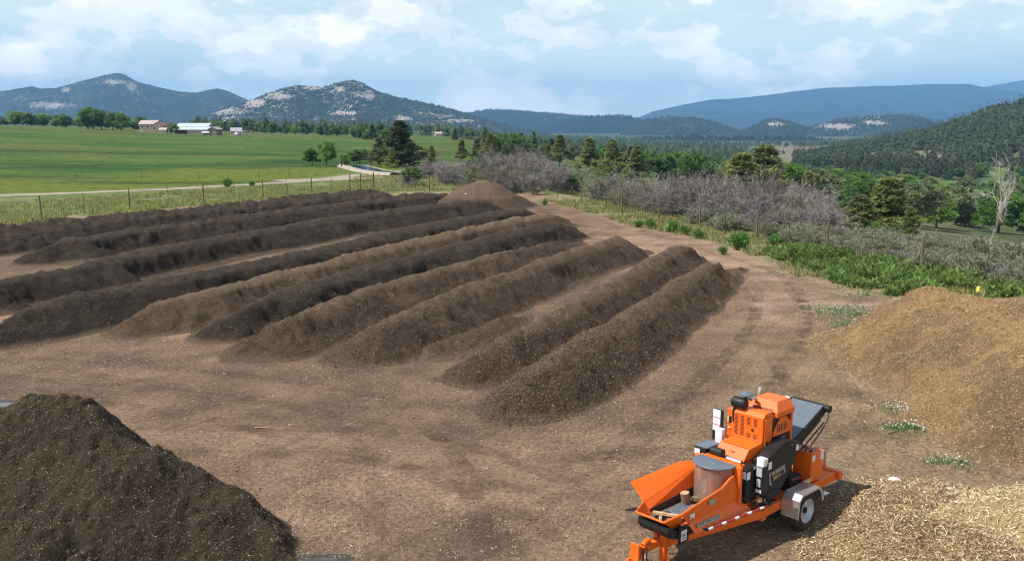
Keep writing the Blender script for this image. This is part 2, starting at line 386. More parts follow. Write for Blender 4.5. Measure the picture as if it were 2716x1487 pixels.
track([(-9.5, 20.5), (-4, 20.4), (.6, 18.2), (5.6, 19.2), (8.6, 22.5), (9.4, 28.0)], 1.8)
# ---------------------------------------------------------------- mountains
MTN = {
 'A': (5200, [(-7200, -60), (-6200, 70), (-5300, 95), (-4600, 140), (-4200, 118), (-3900, 120), (-3537, 151.6), (-3214, 178.4), (-2939, 191.9), (-2800, 214.2), (-2753, 223.1), (-2709, 209.7), (-2617, 214.2), (-2477, 256.5), (-2337, 289.8), (-2268, 303.1), (-2223, 298.7), (-2147, 252.1), (-2024, 223.1), (-1911, 196.3), (-1820, 191.9), (-1693, 214.2), (-1637, 200.8), (-1526, 151.6), (-1346, 73.0), (-1211, 16.5)]),
 'B': (3000, [(-1137, 2.3), (-1015, 38.8), (-874, 84.2), (-800, 113.9), (-720, 137.0), (-654, 138.3), (-628, 133.2), (-575, 148.6), (-535, 158.9), (-503, 152.4), (-444, 119.0), (-379, 99.7), (-300, 84.2), (-221, 64.7), (-155, 45.3), (-76, 21.8), (17, -2.9), (123, -20.0)]),
 'C': (5600, [(-463, 41.6), (-290, 78.0), (-166, 99.8), (31, 95.0), (278, 78.0), (451, 58.6), (550, 51.3), (772, 29.4), (1021, -19.3), (1270, -56.0)]),
 'C2': (4600, [(86, -24.6), (269, 19.5), (391, 47.5), (512, 55.4), (593, 51.5), (716, 15.5), (839, -28.6), (963, -60.7)]),
 'D': (9500, [(1144, -9.0), (1351, 90.0), (1475, 143.5), (1683, 188.7), (2099, 262.5), (2348, 283.0), (2805, 336.1), (3260, 393.2), (3800, 421.7), (4423, 433.9), (4757, 425.8), (4969, 389.2), (5474, 332.1), (6316, 270.7)]),
 'E': (12500, [(5286, 380.8), (5994, 450.7), (6482, 515.0), (7049, 606.1), (7726, 675.5), (8826, 622.1)]),
 'F1': (3600, [(434, -25.4), (528, 26.3), (591, 35.7), (655, 38.8), (750, 32.5), (815, 16.9), (895, -9.7), (976, -33.3)]),
 'F2': (3300, [(793, -37.1), (879, -1.1), (914, 19.0), (957, 29.0), (1023, 17.5), (1083, -4.0), (1157, -29.9)]),
 'F3': (3400, [(1042, -38.5), (1145, 4.5), (1234, 28.2), (1293, 35.6), (1398, 41.5), (1473, 45.9), (1564, 31.1), (1670, 10.5), (1776, 1.6), (1913, -16.2), (2050, -31.0)]),
 'G0': (2300, [(217, -44.7), (339, -30.6), (461, -24.6), (573, -28.6), (685, -26.6), (787, -30.6), (879, -40.7)]),
}
BARE = {'B': [(-663.7, 129.3, 43.0, 14), (-774.3, 99.7, 60.5, 21.5), (-484.0, 103.5, 50, 20), (-575.8, 122.9, 33.6, 20.2), (-854.6, 75.1, 53.8, 22), (-545.8, 40.2, 90, 9), (-961.5, 51.8, 80.7, 18.8), (-182.1, 19.2, 80.7, 8.1), (-367.3, 25.8, 40.4, 10.8)],
        'A': [(-2284.4, 240.9, 93.3, 22), (-2561.3, 200.8, 35.0, 18.7), (-2649.6, 106.7, 163.2, 23.3), (-2183.8, 214.2, 35.0, 46.6)],
        'F2': [(965.6, 9.5, 58, 10)], 'F3': [(1220.5, 1.6, 91.5, 14), (1369.9, 13.4, 61.0, 12)]}
def forest_mat(name, dark, mid, bare, sc_):
    m = NM(name); b = m.attr('bare', 'Fac'); n = m.noise(sc_, 6, .65); n2 = m.noise(sc_ * 5, 4, .6)
    f = m.mix(m.ramp(n, [(.35, 0), (.65, 1)]), dark, mid)
    f = m.mix(m.ramp(n2, [(.35, .5), (.6, 0)]), f, tuple(c * .5 for c in dark))
    k = m.math('ADD', b, m.math('MULTIPLY', m.math('SUBTRACT', n2, .5), 2.4))
    k = m.math('ADD', k, m.math('MULTIPLY', m.math('SUBTRACT', n, .5), .7))
    return m.done(m.mix(m.ramp(k, [(.40, 0), (.66, 1)]), f, bare), 1.0, spec=0)
fm1 = forest_mat('mountain_forest', (.012, .022, .014), (.034, .046, .026), (.30, .255, .225), .012)
fm2 = forest_mat('far_mountain_forest', (.008, .016, .014), (.022, .032, .022), (.20, .17, .14), .004)
MSURF = {}
def mountain(key, front, back, mat, bare0, seed, n=240, m=70, rough=1.0, z0=-75):
    D, S = MTN[key]; S = np.array(S, float); s = np.linspace(S[0, 0], S[-1, 0], n); zc = np.interp(s, S[:, 0], S[:, 1])
    k = np.array([1, 2, 3, 2, 1]) / 9.; zc = np.convolve(np.pad(zc, 2, mode='edge'), k, 'valid')
    zc += (fbm(s / 60, s * 0, 4, seed) - .5) * .012 * (zc.max() - z0) * 1.2
    j = np.concatenate([np.linspace(-1, 0, m), np.linspace(0, 1, 14)[1:]])
    A, J = np.meshgrid(s, j, indexing='ij'); ZC = zc[:, None] + 0 * J
    w_ = np.where(J < 0, front, back); aj = np.abs(J); h = (zc.max() - z0)
    lam = h * .9
    rid = 1 - np.abs(2 * fbm(A / lam + .4 * fbm(J * 3, A / lam, 2, seed + 3), J * .9, 3, seed + 1) - 1) * 1.6
    prof = (1 - aj) ** 1.25
    prof = prof + (rid - .55) * .38 * rough * 4 * aj * (1 - aj) * .6 + (fbm(A / lam * 3.5, J * 7, 4, seed + 5) - .5) * .22 * rough * np.sqrt(aj) * (1 - aj)
    Z = z0 + (ZC - z0) * np.clip(prof, -.2, 1.0)
    Yw = D + J * w_ + (fbm(A / lam * .7, A * 0 + 4, 2, seed + 9) - .5) * front * .25 * (1 - aj)
    X = A * Yw / D
    bare = np.full(A.shape, bare0) + (fbm(A / lam * 1.6, J * 4, 3, seed + 13) - .5) * .5
    for bx, bz, rx, rz in BARE.get(key, []):
        bare = np.maximum(bare, (.52 + .62 * fbm(A / 22, Z / 9, 3, seed + 21)) * np.exp(-((A - bx) / rx) ** 2 - ((Z - bz) / rz) ** 2))
    V = np.stack([X, Yw, Z], -1); MSURF[key] = (V, bare, J)
    o = mesh_np('mountain', V.reshape(-1, 3), grid_faces(*A.shape), mat, smooth=True, attrs={'bare': bare.ravel()})
    return tag(o, kind='structure')
mountain('A', 1500, 900, fm1, .18, 101, n=520)
mountain('B', 900, 600, fm1, .32, 207, n=300, m=90)
mountain('C', 1100, 900, fm2, .10, 311)
mountain('C2', 900, 700, fm2, .06, 317)
mountain('D', 3200, 2500, fm2, .06, 401, rough=.6)
mountain('E', 3000, 2500, fm2, .05, 433, rough=.5, z0=-100)
for k_, sd in (('F1', 503), ('F2', 521), ('F3', 541)): mountain(k_, 500, 500, fm1, .26 if k_ != 'F1' else .2, sd, n=160, m=50, z0=-60)
mountain('G0', 400, 400, fm2, .02, 601, n=120, m=40, z0=-60)
# ---------------------------------------------------------------- compost windrows and heaps
rng = np.random.default_rng(7)
RIDGE = {
 'R1': [(-.3, 21.8, -.1), (.05, 22.4, .5), (.4, 23.0, .96), (.85, 23.7, 1.12), (1.91, 25.51, 1.22), (4.34, 30.31, 1.2), (6.68, 35.56, 1.15), (8.44, 39.32, 1.15), (9.3, 41.2, 1.1), (10.1, 43.0, .75), (10.9, 44.6, .42), (11.98, 45.9, .1)],
 'R2': [(-1.75, 25.2, -.1), (-1.1, 25.7, .65), (-0.33, 26.4, 1.0), (1.52, 29.55, 1.17), (4.55, 36.7, 1.15), (7.06, 42.98, 1.17), (9.02, 47.22, 1.17), (9.9, 48.8, .6), (10.7, 50.0, -.1)],
 'R3': [(-5.9, 27.2, -.1), (-5.25, 27.94, .62), (-4.33, 28.84, 1.1), (-2.78, 32.49, 1.2), (-0.64, 37.41, 1.2), (3.34, 45.46, 1.2), (6.16, 50.4, 1.24), (7.2, 51.9, .7), (8.3, 53.1, -.1)],
 'R4': [(-9.2, 27.8, -.1), (-8.52, 28.59, .55), (-7.94, 29.45, .95), (-7.03, 31.53, 1.07), (-5.77, 35.0, 1.05), (-4.14, 38.5, 1.05), (-0.76, 45.4, .97), (2.64, 52.2, .72), (4.9, 56.9, -.05)],
 'R5': [(-11.1, 30.0, -.1), (-10.34, 31.2, .6), (-9.66, 32.0, 1.05), (-9.04, 33.72, 1.17), (-6.96, 39.0, 1.2), (-3.8, 45.6, 1.2), (-0.89, 51.9, 1.22), (2.6, 57.8, 1.27), (4.0, 59.6, .7), (5.1, 60.9, -.1)],
 'R6': [(-14.6, 31.0, -.1), (-13.8, 31.9, .6), (-13.19, 32.8, .98), (-12.2, 34.4, 1.08), (-10.43, 38.8, 1.1), (-7.6, 45.4, 1.15), (-4.38, 52.2, 1.15), (0.1, 60.6, 1.2), (2.4, 64.2, 1.2), (3.6, 65.9, .75), (4.7, 67.2, -.1)],
 'R7': [(-18.3, 28.3, -.1), (-18.0, 30.1, .6), (-17.41, 31.77, 1.0), (-16.76, 33.15, 1.15), (-15.26, 36.0, 1.15), (-12.63, 41.3, 1.15), (-9.3, 48.66, 1.2), (-4.8, 58.6, 1.2), (-0.6, 66.6, 1.22), (1.0, 69.2, 1.05), (2.1, 70.9, .1)],
 'R8': [(-23.9, 31.0, .0), (-22.8, 33.4, .75), (-21.8, 36.12, 1.05), (-20.4, 41.2, 1.1), (-18.6, 47.0, 1.15), (-15.9, 54.0, 1.2), (-11.0, 63.9, 1.2), (-6.3, 72.3, 1.2), (-4.1, 75.3, 1.2), (-2.3, 77.2, .9), (-.9, 78.9, .0)],
 'R9': [(-26.7, 46.9, -.1), (-26.1, 48.6, .6), (-25.3, 51.2, 1.1), (-23.4, 55.5, 1.1), (-19.2, 63.3, 1.2), (-13.11, 74.6, 1.2), (-8.2, 82.6, 1.35), (-6.3, 85.2, 1.0), (-5.0, 87.2, .0)],
 'R10': [(-36.0, 44.0, 1.1), (-33.2, 50.0, 1.25), (-31.2, 54.4, 1.4), (-29.3, 58.6, 1.4), (-26.6, 63.6, 1.3), (-21.9, 71.8, 1.4), (-16.6, 79.6, 1.5), (-13.2, 84.0, 1.55), (-12.2, 85.4, .8), (-11.4, 86.8, .0)],
 'P11': [(-3.5, 83.0, 2.25), (-2.67, 83.0, 2.5), (-2.0, 83.2, 2.3)],
 'BM': [(-3.21, 28.03, 0.02), (-2.58, 28.4, 0.3), (-1.47, 30.2, 0.4), (-0.26, 32.6, 0.35), (0.5, 34.6, 0.05)],
 'A': [(12.1, 30.9, -.05), (12.6, 30.3, .9), (13.0, 29.5, 1.65), (14.0, 28.93, 2.2), (14.8, 28.0, 2.2), (15.6, 26.9, 2.1), (17.5, 25.5, 2.1)],
 'B': [(11.6, 28.0, .05), (12.1, 27.5, .75), (12.9, 27.1, 1.55), (13.6, 26.7, 2.05), (13.9, 25.4, 2.2), (14.3, 23.6, 2.2), (15.5, 21.8, 2.2), (18, 20.5, 2.1)],
 'C': [(11.3, 19.7, .0), (11.75, 20.2, .9), (12.5, 21.1, 1.55), (12.93, 21.76, 1.9), (14.99, 22.6, 2.1)],
 'D': [(8.35, 14.4, .15), (8.75, 14.6, .65), (9.4, 14.7, 1.05), (10.8, 14.6, 1.3)],
 'E1': [(6.9, 15.5, .08), (7.4, 16.1, .32), (8.1, 16.3, .48), (8.8, 16.0, .48), (9.0, 15.2, .42)],
 'E2': [(5.7, 13.5, .10), (6.5, 14.3, .36), (7.3, 14.7, .58), (8.0, 14.0, .68), (8.0, 12.3, .68)],
 'F': [(-15.5, 16.6, 2.3), (-11.83, 16.6, 2.25), (-10.18, 16.94, 2.02), (-9.7, 16.94, 2.1), (-9.01, 16.95, 2.1), (-8.45, 16.8, 2.1), (-8.2, 16.6, 1.9), (-7.55, 16.3, 1.58), (-6.75, 16.05, 1.42), (-5.75, 15.75, 1.08), (-5.05, 15.4, .78), (-4.4, 14.95, .38), (-3.9, 14.3, .05)],
}
def ridge_h(x, y, P, slope, rnd=.35, back=None):
    h = np.full(x.shape, -9.)
    for (x0, y0, a), (x1, y1, b) in zip(P[:-1], P[1:]):
        ex, ey = x1 - x0, y1 - y0; t = np.clip(((x - x0) * ex + (y - y0) * ey) / (ex * ex + ey * ey), 0, 1)
        qx, qy = x - x0 - t * ex, y - y0 - t * ey; d = np.hypot(qx, qy)
        sl_ = slope if back is None else slope + (back[2] - slope) * sstep(-.1, .5, (qx * back[0] + qy * back[1]) / (d + .05))
        h = np.maximum(h, a + (b - a) * t - sl_ * (np.sqrt(d * d + rnd * rnd) - rnd))
    return h
class Heap:
    def __init__(s, keys, slope=.68, rnd=.35, lump=1.0, notch=0.0, seed=0, flare=.12, extra=None, back=None, crestlump=1.0):
        s.back = back; s.cl = crestlump
        s.P = [RIDGE[k] for k in keys]; s.slope = slope; s.rnd = rnd; s.lump = lump; s.notch = notch; s.seed = seed; s.flare = flare; s.extra = extra
    def h(s, x, y, detail=True):
        wx = x + (fbm(x / 1.7, y / 1.7, 2, s.seed + 1) - .5) * .5; wy = y + (fbm(x / 1.7, y / 1.7, 2, s.seed + 2) - .5) * .5
        h = np.full(np.shape(x), -9.)
        for P in s.P: h = np.maximum(h, ridge_h(wx, wy, P, s.slope, s.rnd, s.back))
        if detail:
            amp = sstep(-.15, .3, h) * s.lump
            h = h + amp * ((fbm(x / 1.5, y / 1.5, 3, s.seed + 3) - .5) * .26 * s.cl + (fbm(x / .42, y / .42, 3, s.seed + 4) - .5) * .22 + (vnoise(x / .13, y / .13, s.seed + 5) - .5) * .085)
            if s.notch:        # slumps and loader bites low on the flank
                k = fbm(x / 2.6, y / 2.6, 2, s.seed + 6); b = fbm(x / .7, y / .7, 3, s.seed + 8)
                mid = sstep(.12, .35, h) * sstep(.95, .6, h)
                h = h - s.notch * mid * sstep(.52, .60, k * .72 + b * .28)
        if s.extra: h = s.extra(x, y, h)
        f = s.flare
        return np.where(h < f, f * np.exp(np.clip((h - f) / f, -6, 0)), h)
    def build(s, name, res, mat, margin=.9, along=None):
        allp = np.array([p for P in s.P for p in P]); a, b = allp[0, :2], allp[-1, :2]
        e = (b - a) if along is None else np.array(along, float); e = e / np.hypot(*e); nrm = np.array([-e[1], e[0]])
        S = allp[:, :2] @ e; N = allp[:, :2] @ nrm; w_ = allp[:, 2].max() / s.slope + margin
        q = np.arange(S.min() - w_, S.max() + w_, res); r = np.arange(N.min() - w_, N.max() + w_, res)
        Q, Rr = np.meshgrid(q, r, indexing='ij'); X = Q * e[0] + Rr * nrm[0]; Y = Q * e[1] + Rr * nrm[1]
        H = s.h(X, Y); F = grid_faces(*X.shape); hv = H.ravel()
        F = F[(hv[F].max(1) > .022)]; used = np.zeros(hv.size, bool); used[F.ravel()] = True; idx = np.cumsum(used) - 1
        Z = H + T(X, Y) - .03
        V = np.stack([X, Y, Z], -1).reshape(-1, 3)[used]
        o = mesh_np(name, V, idx[F], mat, smooth=True, attrs={'hh': hv[used]})
        s.xy = V[:, :2]; s.hv = hv[used]; s.obj = o; s.used_n = len(V)
        return o
def heap_mat(name, dark, mid, light, chipc, dry=.5, fs=1.0, bumpd=.05, patch=None, spill=(.150, .104, .071), crest=None):
    m = NM(name)
    big = m.noise(.7, 5, .6); fine = m.noise(11 * fs, 6, .72); grit = m.noise(38 * fs, 4, .7)
    c = m.mix(m.ramp(m.math('ADD', m.math('MULTIPLY', big, .45), m.math('MULTIPLY', fine, .55)), [(.38, 0), (.50, dry), (.62, 1)]), tuple(q * .72 for q in dark), tuple(q * 1.08 for q in mid))
    c = m.mix(m.ramp(grit, [(.52, 0), (.74, .75)]), c, light)
    if patch: c = m.mix(m.ramp(m.noise(.42, 4, .6, off=(3, 7, 1)), [(.50, 0), (.62, .9)]), c, patch)
    if spill: c = m.mix(m.ramp(m.math('ADD', m.attr('hh', 'Fac'), m.math('MULTIPLY', m.math('SUBTRACT', fine, .5), .35)), [(.03, .8), (.17, 0)]), c, spill)
    v = m.vor(20 * fs); c = m.mix(m.ramp(v, [(.08, .8), (.16, 0)]), c, chipc)
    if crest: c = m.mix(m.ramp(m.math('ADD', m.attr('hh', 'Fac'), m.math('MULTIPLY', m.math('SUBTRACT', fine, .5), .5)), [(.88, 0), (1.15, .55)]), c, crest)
    hgt = m.math('ADD', m.math('MULTIPLY', fine, 1.0), m.math('MULTIPLY', grit, .5))
    return m.done(c, .95, normal=m.bump(hgt, 1.0, bumpd * 1.4), spec=.12)
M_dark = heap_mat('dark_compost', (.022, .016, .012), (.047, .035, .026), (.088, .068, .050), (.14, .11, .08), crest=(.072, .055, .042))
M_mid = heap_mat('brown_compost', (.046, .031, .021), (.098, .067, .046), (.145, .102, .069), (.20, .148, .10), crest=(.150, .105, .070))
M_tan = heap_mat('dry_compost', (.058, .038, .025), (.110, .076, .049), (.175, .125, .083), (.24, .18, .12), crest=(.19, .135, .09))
M_straw = heap_mat('wood_chip', (.18, .110, .052), (.37, .232, .108), (.49, .330, .165), (.52, .40, .24), .5, 1.2, .05, patch=(.15, .102, .062), spill=(.235, .165, .095))
M_pale = heap_mat('pale_wood_chip', (.24, .165, .085), (.42, .30, .155), (.60, .48, .29), (.72, .62, .42), .5, 1.2, spill=(.28, .21, .12))
M_gold = heap_mat('golden_shreds', (.18, .118, .060), (.36, .24, .118), (.50, .36, .19), (.58, .45, .27), .5, 1.2, .05, patch=(.24, .165, .10), spill=(.25, .18, .105))
chip_m = NM('chip'); M_chip = chip_m.done(chip_m.attr('Col'), .85, spec=.2)
def chips(heap, n, cols, parent, l=(.05, .16), wdt=(.010, .03), zmin=.02, weight=None, name='wood_chips', xy=None, lift=.012, seed=0):
    r = np.random.default_rng(seed + 50)
    if xy is None:
        p = np.clip(heap.hv, 0, 9) > zmin; cand = np.nonzero(p)[0]
        wgt = np.ones(len(cand)) if weight is None else weight(heap.xy[cand]); wgt = wgt / wgt.sum()
        i = r.choice(cand, n, p=wgt); xy = heap.xy[i] + r.uniform(-.08, .08, (n, 2))
    x, y = xy[:, 0], xy[:, 1]; n = len(x)
    hf = (lambda a, b: heap.h(a, b) + T(a, b) - .03) if heap else T
    e = .05; z = hf(x, y); gx_ = (hf(x + e, y) - z) / e; gy_ = (hf(x, y + e) - z) / e
    nn = np.stack([-gx_, -gy_, np.ones(n)], -1); nn /= np.linalg.norm(nn, axis=1)[:, None]
    nn = nn + r.normal(0, .55, (n, 3)); nn /= np.linalg.norm(nn, axis=1)[:, None]
    t = r.normal(0, 1, (n, 3)); t -= (t * nn).sum(1)[:, None] * nn; t /= np.linalg.norm(t, axis=1)[:, None]; b = np.cross(nn, t)
    L = (l[0] + (l[1] - l[0]) * r.random(n) ** 2.2)[:, None] / 2; W = (wdt[0] + (wdt[1] - wdt[0]) * r.random(n))[:, None] / 2
    c = np.stack([x, y, z], -1) + nn * lift; th = nn * W * .7
    V = np.stack([c - t * L - b * W, c - t * L * .9 + b * W, c + t * L, c + th + t * L * .2], 1)
    F = np.array([[0, 1, 2], [0, 3, 1], [1, 3, 2], [2, 3, 0]])[None] + (np.arange(n) * 4)[:, None, None]
    cc = np.array(cols); k = r.integers(0, len(cc), n); C = cc[k] * r.uniform(.7, 1.25, (n, 1)); C = np.repeat(C, 4, 0)
    o = mesh_np(name, V.reshape(-1, 3), F.reshape(-1, 3), M_chip, None, attrs={'Col': C})
    o.parent = parent; return tag(o, kind='stuff')
c_dark = [(.075, .058, .044), (.11, .085, .062), (.17, .132, .094), (.045, .034, .026), (.06, .045, .034), (.22, .175, .125)]
c_tan = [(.12, .086, .058), (.17, .125, .083), (.25, .19, .125), (.07, .05, .036), (.09, .064, .046)]
c_straw = [(.31, .21, .115), (.42, .30, .17), (.55, .41, .25), (.23, .15, .082), (.48, .34, .185), (.17, .11, .066)]
c_pale = [(.55, .42, .24), (.68, .56, .36), (.45, .32, .17), (.75, .66, .46)]
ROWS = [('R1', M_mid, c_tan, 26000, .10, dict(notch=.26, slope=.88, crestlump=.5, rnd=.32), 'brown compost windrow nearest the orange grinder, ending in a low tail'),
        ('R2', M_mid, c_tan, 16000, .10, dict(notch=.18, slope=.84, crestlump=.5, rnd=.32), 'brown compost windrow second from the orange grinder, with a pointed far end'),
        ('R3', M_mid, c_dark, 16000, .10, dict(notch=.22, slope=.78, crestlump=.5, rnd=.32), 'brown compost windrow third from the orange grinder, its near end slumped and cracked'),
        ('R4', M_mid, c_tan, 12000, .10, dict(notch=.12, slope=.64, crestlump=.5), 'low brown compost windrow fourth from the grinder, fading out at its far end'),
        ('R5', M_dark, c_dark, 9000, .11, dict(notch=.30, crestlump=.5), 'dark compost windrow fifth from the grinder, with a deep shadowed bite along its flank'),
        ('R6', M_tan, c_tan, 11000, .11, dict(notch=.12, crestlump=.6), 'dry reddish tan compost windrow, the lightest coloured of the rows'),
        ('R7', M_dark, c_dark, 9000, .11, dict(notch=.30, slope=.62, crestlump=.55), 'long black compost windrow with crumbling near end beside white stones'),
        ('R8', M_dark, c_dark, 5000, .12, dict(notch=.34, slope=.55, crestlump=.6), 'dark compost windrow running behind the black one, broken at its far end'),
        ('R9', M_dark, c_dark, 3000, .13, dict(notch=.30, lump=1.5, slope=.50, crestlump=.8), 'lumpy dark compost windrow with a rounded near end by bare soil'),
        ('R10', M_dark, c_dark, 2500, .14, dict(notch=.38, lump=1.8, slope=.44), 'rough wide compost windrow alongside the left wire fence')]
HEAPS = {}
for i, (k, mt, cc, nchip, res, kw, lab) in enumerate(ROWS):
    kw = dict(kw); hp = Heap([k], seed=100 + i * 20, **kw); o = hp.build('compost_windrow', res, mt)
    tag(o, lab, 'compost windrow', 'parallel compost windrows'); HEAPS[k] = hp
    yy_ = lambda p: 1 / np.maximum(p[:, 1] - 12, 6) ** 1.3
    chips(hp, nchip, cc, o, weight=yy_, seed=i)
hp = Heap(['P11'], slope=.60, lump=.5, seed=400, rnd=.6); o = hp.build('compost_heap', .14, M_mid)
tag(o, 'round conical brown compost heap at the far corner of the yard', 'compost heap'); HEAPS['P11'] = hp
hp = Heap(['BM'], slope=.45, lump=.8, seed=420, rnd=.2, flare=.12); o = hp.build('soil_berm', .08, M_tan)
tag(o, 'low spill of tan compost between two brown windrows', 'berm'); chips(hp, 2500, c_tan, o, zmin=.03, seed=31)
def f_bite(x, y, h):
    d = np.hypot((x + 10.9) / 1.0, (y - 15.4) / .7); return h - .35 * np.exp(-d ** 2) - .28 * np.exp(-(((x + 6.6) / .45) ** 2 + ((y - 12.9) / .3) ** 2)) - .3 * np.exp(-(((x + 4.9) / .3) ** 2 + ((y - 14.9) / .2) ** 2))
M_fore = heap_mat('foreground_compost', (.034, .025, .017), (.064, .047, .031), (.105, .078, .050), (.22, .17, .11), .5, 1.3, .045)
hp = Heap(['F'], slope=.60, lump=1.25, notch=.16, flare=.12, seed=440, rnd=.3, extra=f_bite, back=(.5, .866, 1.15)); o = hp.build('compost_heap', .05, M_fore, along=(1, 0))
tag(o, 'large dark compost heap full of wood slivers, cut off at bottom left', 'compost heap')
vis = lambda p: np.where(p[:, 1] > 10, 1 / np.maximum(p[:, 1] - 4, 3) ** 1.2, .0) + 1e-9
chips(hp, 46000, c_dark + c_dark + c_tan, o, l=(.03, .15), wdt=(.006, .022), weight=vis, seed=41); HEAPS['F'] = hp
def a_lobes(x, y, h): return h + sstep(.15, .7, h) * (fbm(x / 2.6, y / 2.6, 3, 733) - .5) * 1.15
hp = Heap(['A', 'B', 'C'], slope=.74, flare=.16, lump=1.0, seed=460, rnd=.4, extra=a_lobes); o = hp.build('wood_chip_heap', .085, M_straw, along=(0, 1))
tag(o, 'large golden brown wood chip heap with a double crest below the green weeds', 'wood chip heap')
chips(hp, 70000, c_straw, o, l=(.03, .14), wdt=(.007, .026), weight=lambda p: np.where(p[:, 0] < .62 * p[:, 1] + 1, 1., .02), seed=51); HEAPS['A'] = hp
hp = Heap(['E1', 'E2'], slope=.38, lump=.9, seed=480, rnd=.35, flare=.14); o = hp.build('wood_chip_heap', .06, M_gold, along=(1, 0))
tag(o, 'low mound of tan shredded wood in front of the trailer wheel', 'wood chip heap')
chips(hp, 36000, c_straw + c_straw + c_pale, o, l=(.05, .2), zmin=.03, seed=61); HEAPS['E'] = hp
hp = Heap(['D'], slope=.45, lump=.9, seed=500, rnd=.35, flare=.14); o = hp.build('wood_chip_heap', .06, M_pale, along=(1, 0))
tag(o, 'pale cream shredded wood heap cut off at the right bottom corner', 'wood chip heap')
chips(hp, 22000, c_pale, o, l=(.05, .22), zmin=.03, seed=71)
# chips and crumbs strewn over the yard
n = 105000; yr = 11.5 + 34 * rng.random(n) ** 1.7; xr = (rng.random(n) - .5) * 1.24 * yr
dens = .25 + .9 * sstep(7, .5, poly_dist(xr, yr, [(8, 13), (10.5, 18), (10.5, 24)])) + .7 * sstep(3.2, 0, poly_dist(xr, yr, [(-4, 13.5), (-4.5, 17), (-9, 19)])) + .55 * sstep(.5, .65, fbm(xr / 4, yr / 4, 3, 871)) + .5 * sstep(2.5, .3, poly_dist(xr, yr, [(-15, 30.5), (-9, 27), (-5.5, 26), (-1.5, 24), (1, 20.5), (6, 29), (10, 38)]))
keep = (rng.random(n) < dens) & (weed_s(xr, yr) < -.5)
g_ch = chips(None, 0, [(.20, .15, .10), (.30, .235, .155), (.40, .32, .21), (.12, .088, .06), (.46, .38, .27)], ground, l=(.03, .15), wdt=(.008, .03), xy=np.stack([xr, yr], -1)[keep], lift=.006, seed=81, name='strewn_chips')
# ---------------------------------------------------------------- the orange grinder on its trailer
def paint(name, col, rough=.34, dirt=.30, dc=(.24, .165, .105), coat=.4, metal=0.0, spec=.5):
    m = NM(name); n = m.noise(5, 5, .65); n2 = m.noise(26, 4, .6)
    c = m.mix(m.math('MULTIPLY', m.ramp(n, [(.44, 0), (.72, 1)]), dirt), col, dc)
    c = m.mix(m.math('MULTIPLY', m.ramp(m.noise(60, 3, .7), [(.55, 0), (.75, 1)]), dirt * .8), c, dc)
    c = m.mix(m.ramp(n2, [(.35, .12), (.5, 0)]), c, tuple(x * .6 for x in col))
    r_ = m.math('ADD', rough, m.math('MULTIPLY', n, .18))
    return m.done(c, r_, metal=metal, spec=spec, Coat_Weight=coat, Coat_Roughness=.18)
OR = paint('orange_paint', (.76, .128, .005), .40, .13, coat=.15, spec=.35); BK = paint('black_paint', (.010, .011, .012), .48, .05, coat=.05, spec=.3); GY = paint('grey_steel', (.10, .13, .17), .38, .2, coat=.1)
WH = paint('white_decal', (.70, .71, .74), .45, .15, coat=.1); RB = paint('rubber', (.018, .017, .017), .8, .35, coat=0)
AL = paint('diamond_plate', (.62, .62, .65), .28, .15, metal=.85, coat=0); RIM = paint('wheel_rim', (.55, .56, .60), .35, .15, coat=.2, metal=.3)
SILV = paint('bare_metal', (.55, .55, .56), .3, .2, metal=.9, coat=0); RED = paint('red_tape', (.35, .03, .03), .5, .2, coat=0)
YEL = paint('yellow_brass', (.62, .45, .10), .35, .1); BLU = paint('blue_plastic', (.05, .09, .28), .4, .1); INK = paint('dark_ink', (.02, .02, .02), .6, 0, coat=0)
LGT = paint('logo_grey', (.32, .30, .27), .5, .1, coat=0); LAMP = paint('lens_grey', (.40, .44, .48), .25, .1)
cv = NM('curtain_plastic'); cvm = cv.done((.34, .24, .20), .22, spec=.5, Transmission_Weight=.0, Alpha=.45)
TH = R(222.0)
GR = empty('wood_grinder', (4.896, 16.297, float(T(4.9, 16.3))), TH)
tag(GR, 'orange towable wood grinder with flared infeed hopper and black discharge conveyor', 'wood grinder')
def bx(name, m, p, par=GR, bev=.006): return MB().box(*p).build(name, m, par, bevel=bev)
# chassis
for s in (1, -1):
    y0, y1 = sorted((.55 * s, .63 * s)); bx('frame_rail', OR, (-1.62, 1.02, y0, y1, .44, .61))
    MB().hexa([(1.0, .55 * s, .44), (1.0, .63 * s, .44), (3.15, .17 * s, .44), (3.15, .09 * s, .44), (1.0, .55 * s, .61), (1.0, .63 * s, .61), (3.15, .17 * s, .58), (3.15, .09 * s, .58)]).build('tongue_rail', OR, GR, bevel=.006)
    bx('gusset', OR, (.93, 1.06, min(.52 * s, .645 * s), max(.52 * s, .645 * s), .40, .44))
for x in (-1.3, -.6, .1, .95): bx('crossmember', OR, (x - .05, x + .05, -.55, .55, .46, .58))
bx('rear_bumper', OR, (-1.75, -1.62, -.66, .70, .47, .63)); bx('tongue_beam', OR, (2.5, 3.72, -.06, .06, .44, .56))
MB().prism([(-.95, .63), (-.68, .56), (-.66, .30), (-.8, .22)], 'x', -.02, .02).build('axle_bracket', BK, GR)
bx('axle', BK, (-.05, .05, -.72, .72, .33, .43)); bx('suspension_block', BK, (.12, .62, .50, .60, .28, .45)); bx('suspension_block', BK, (.12, .62, -.60, -.50, .28, .45))
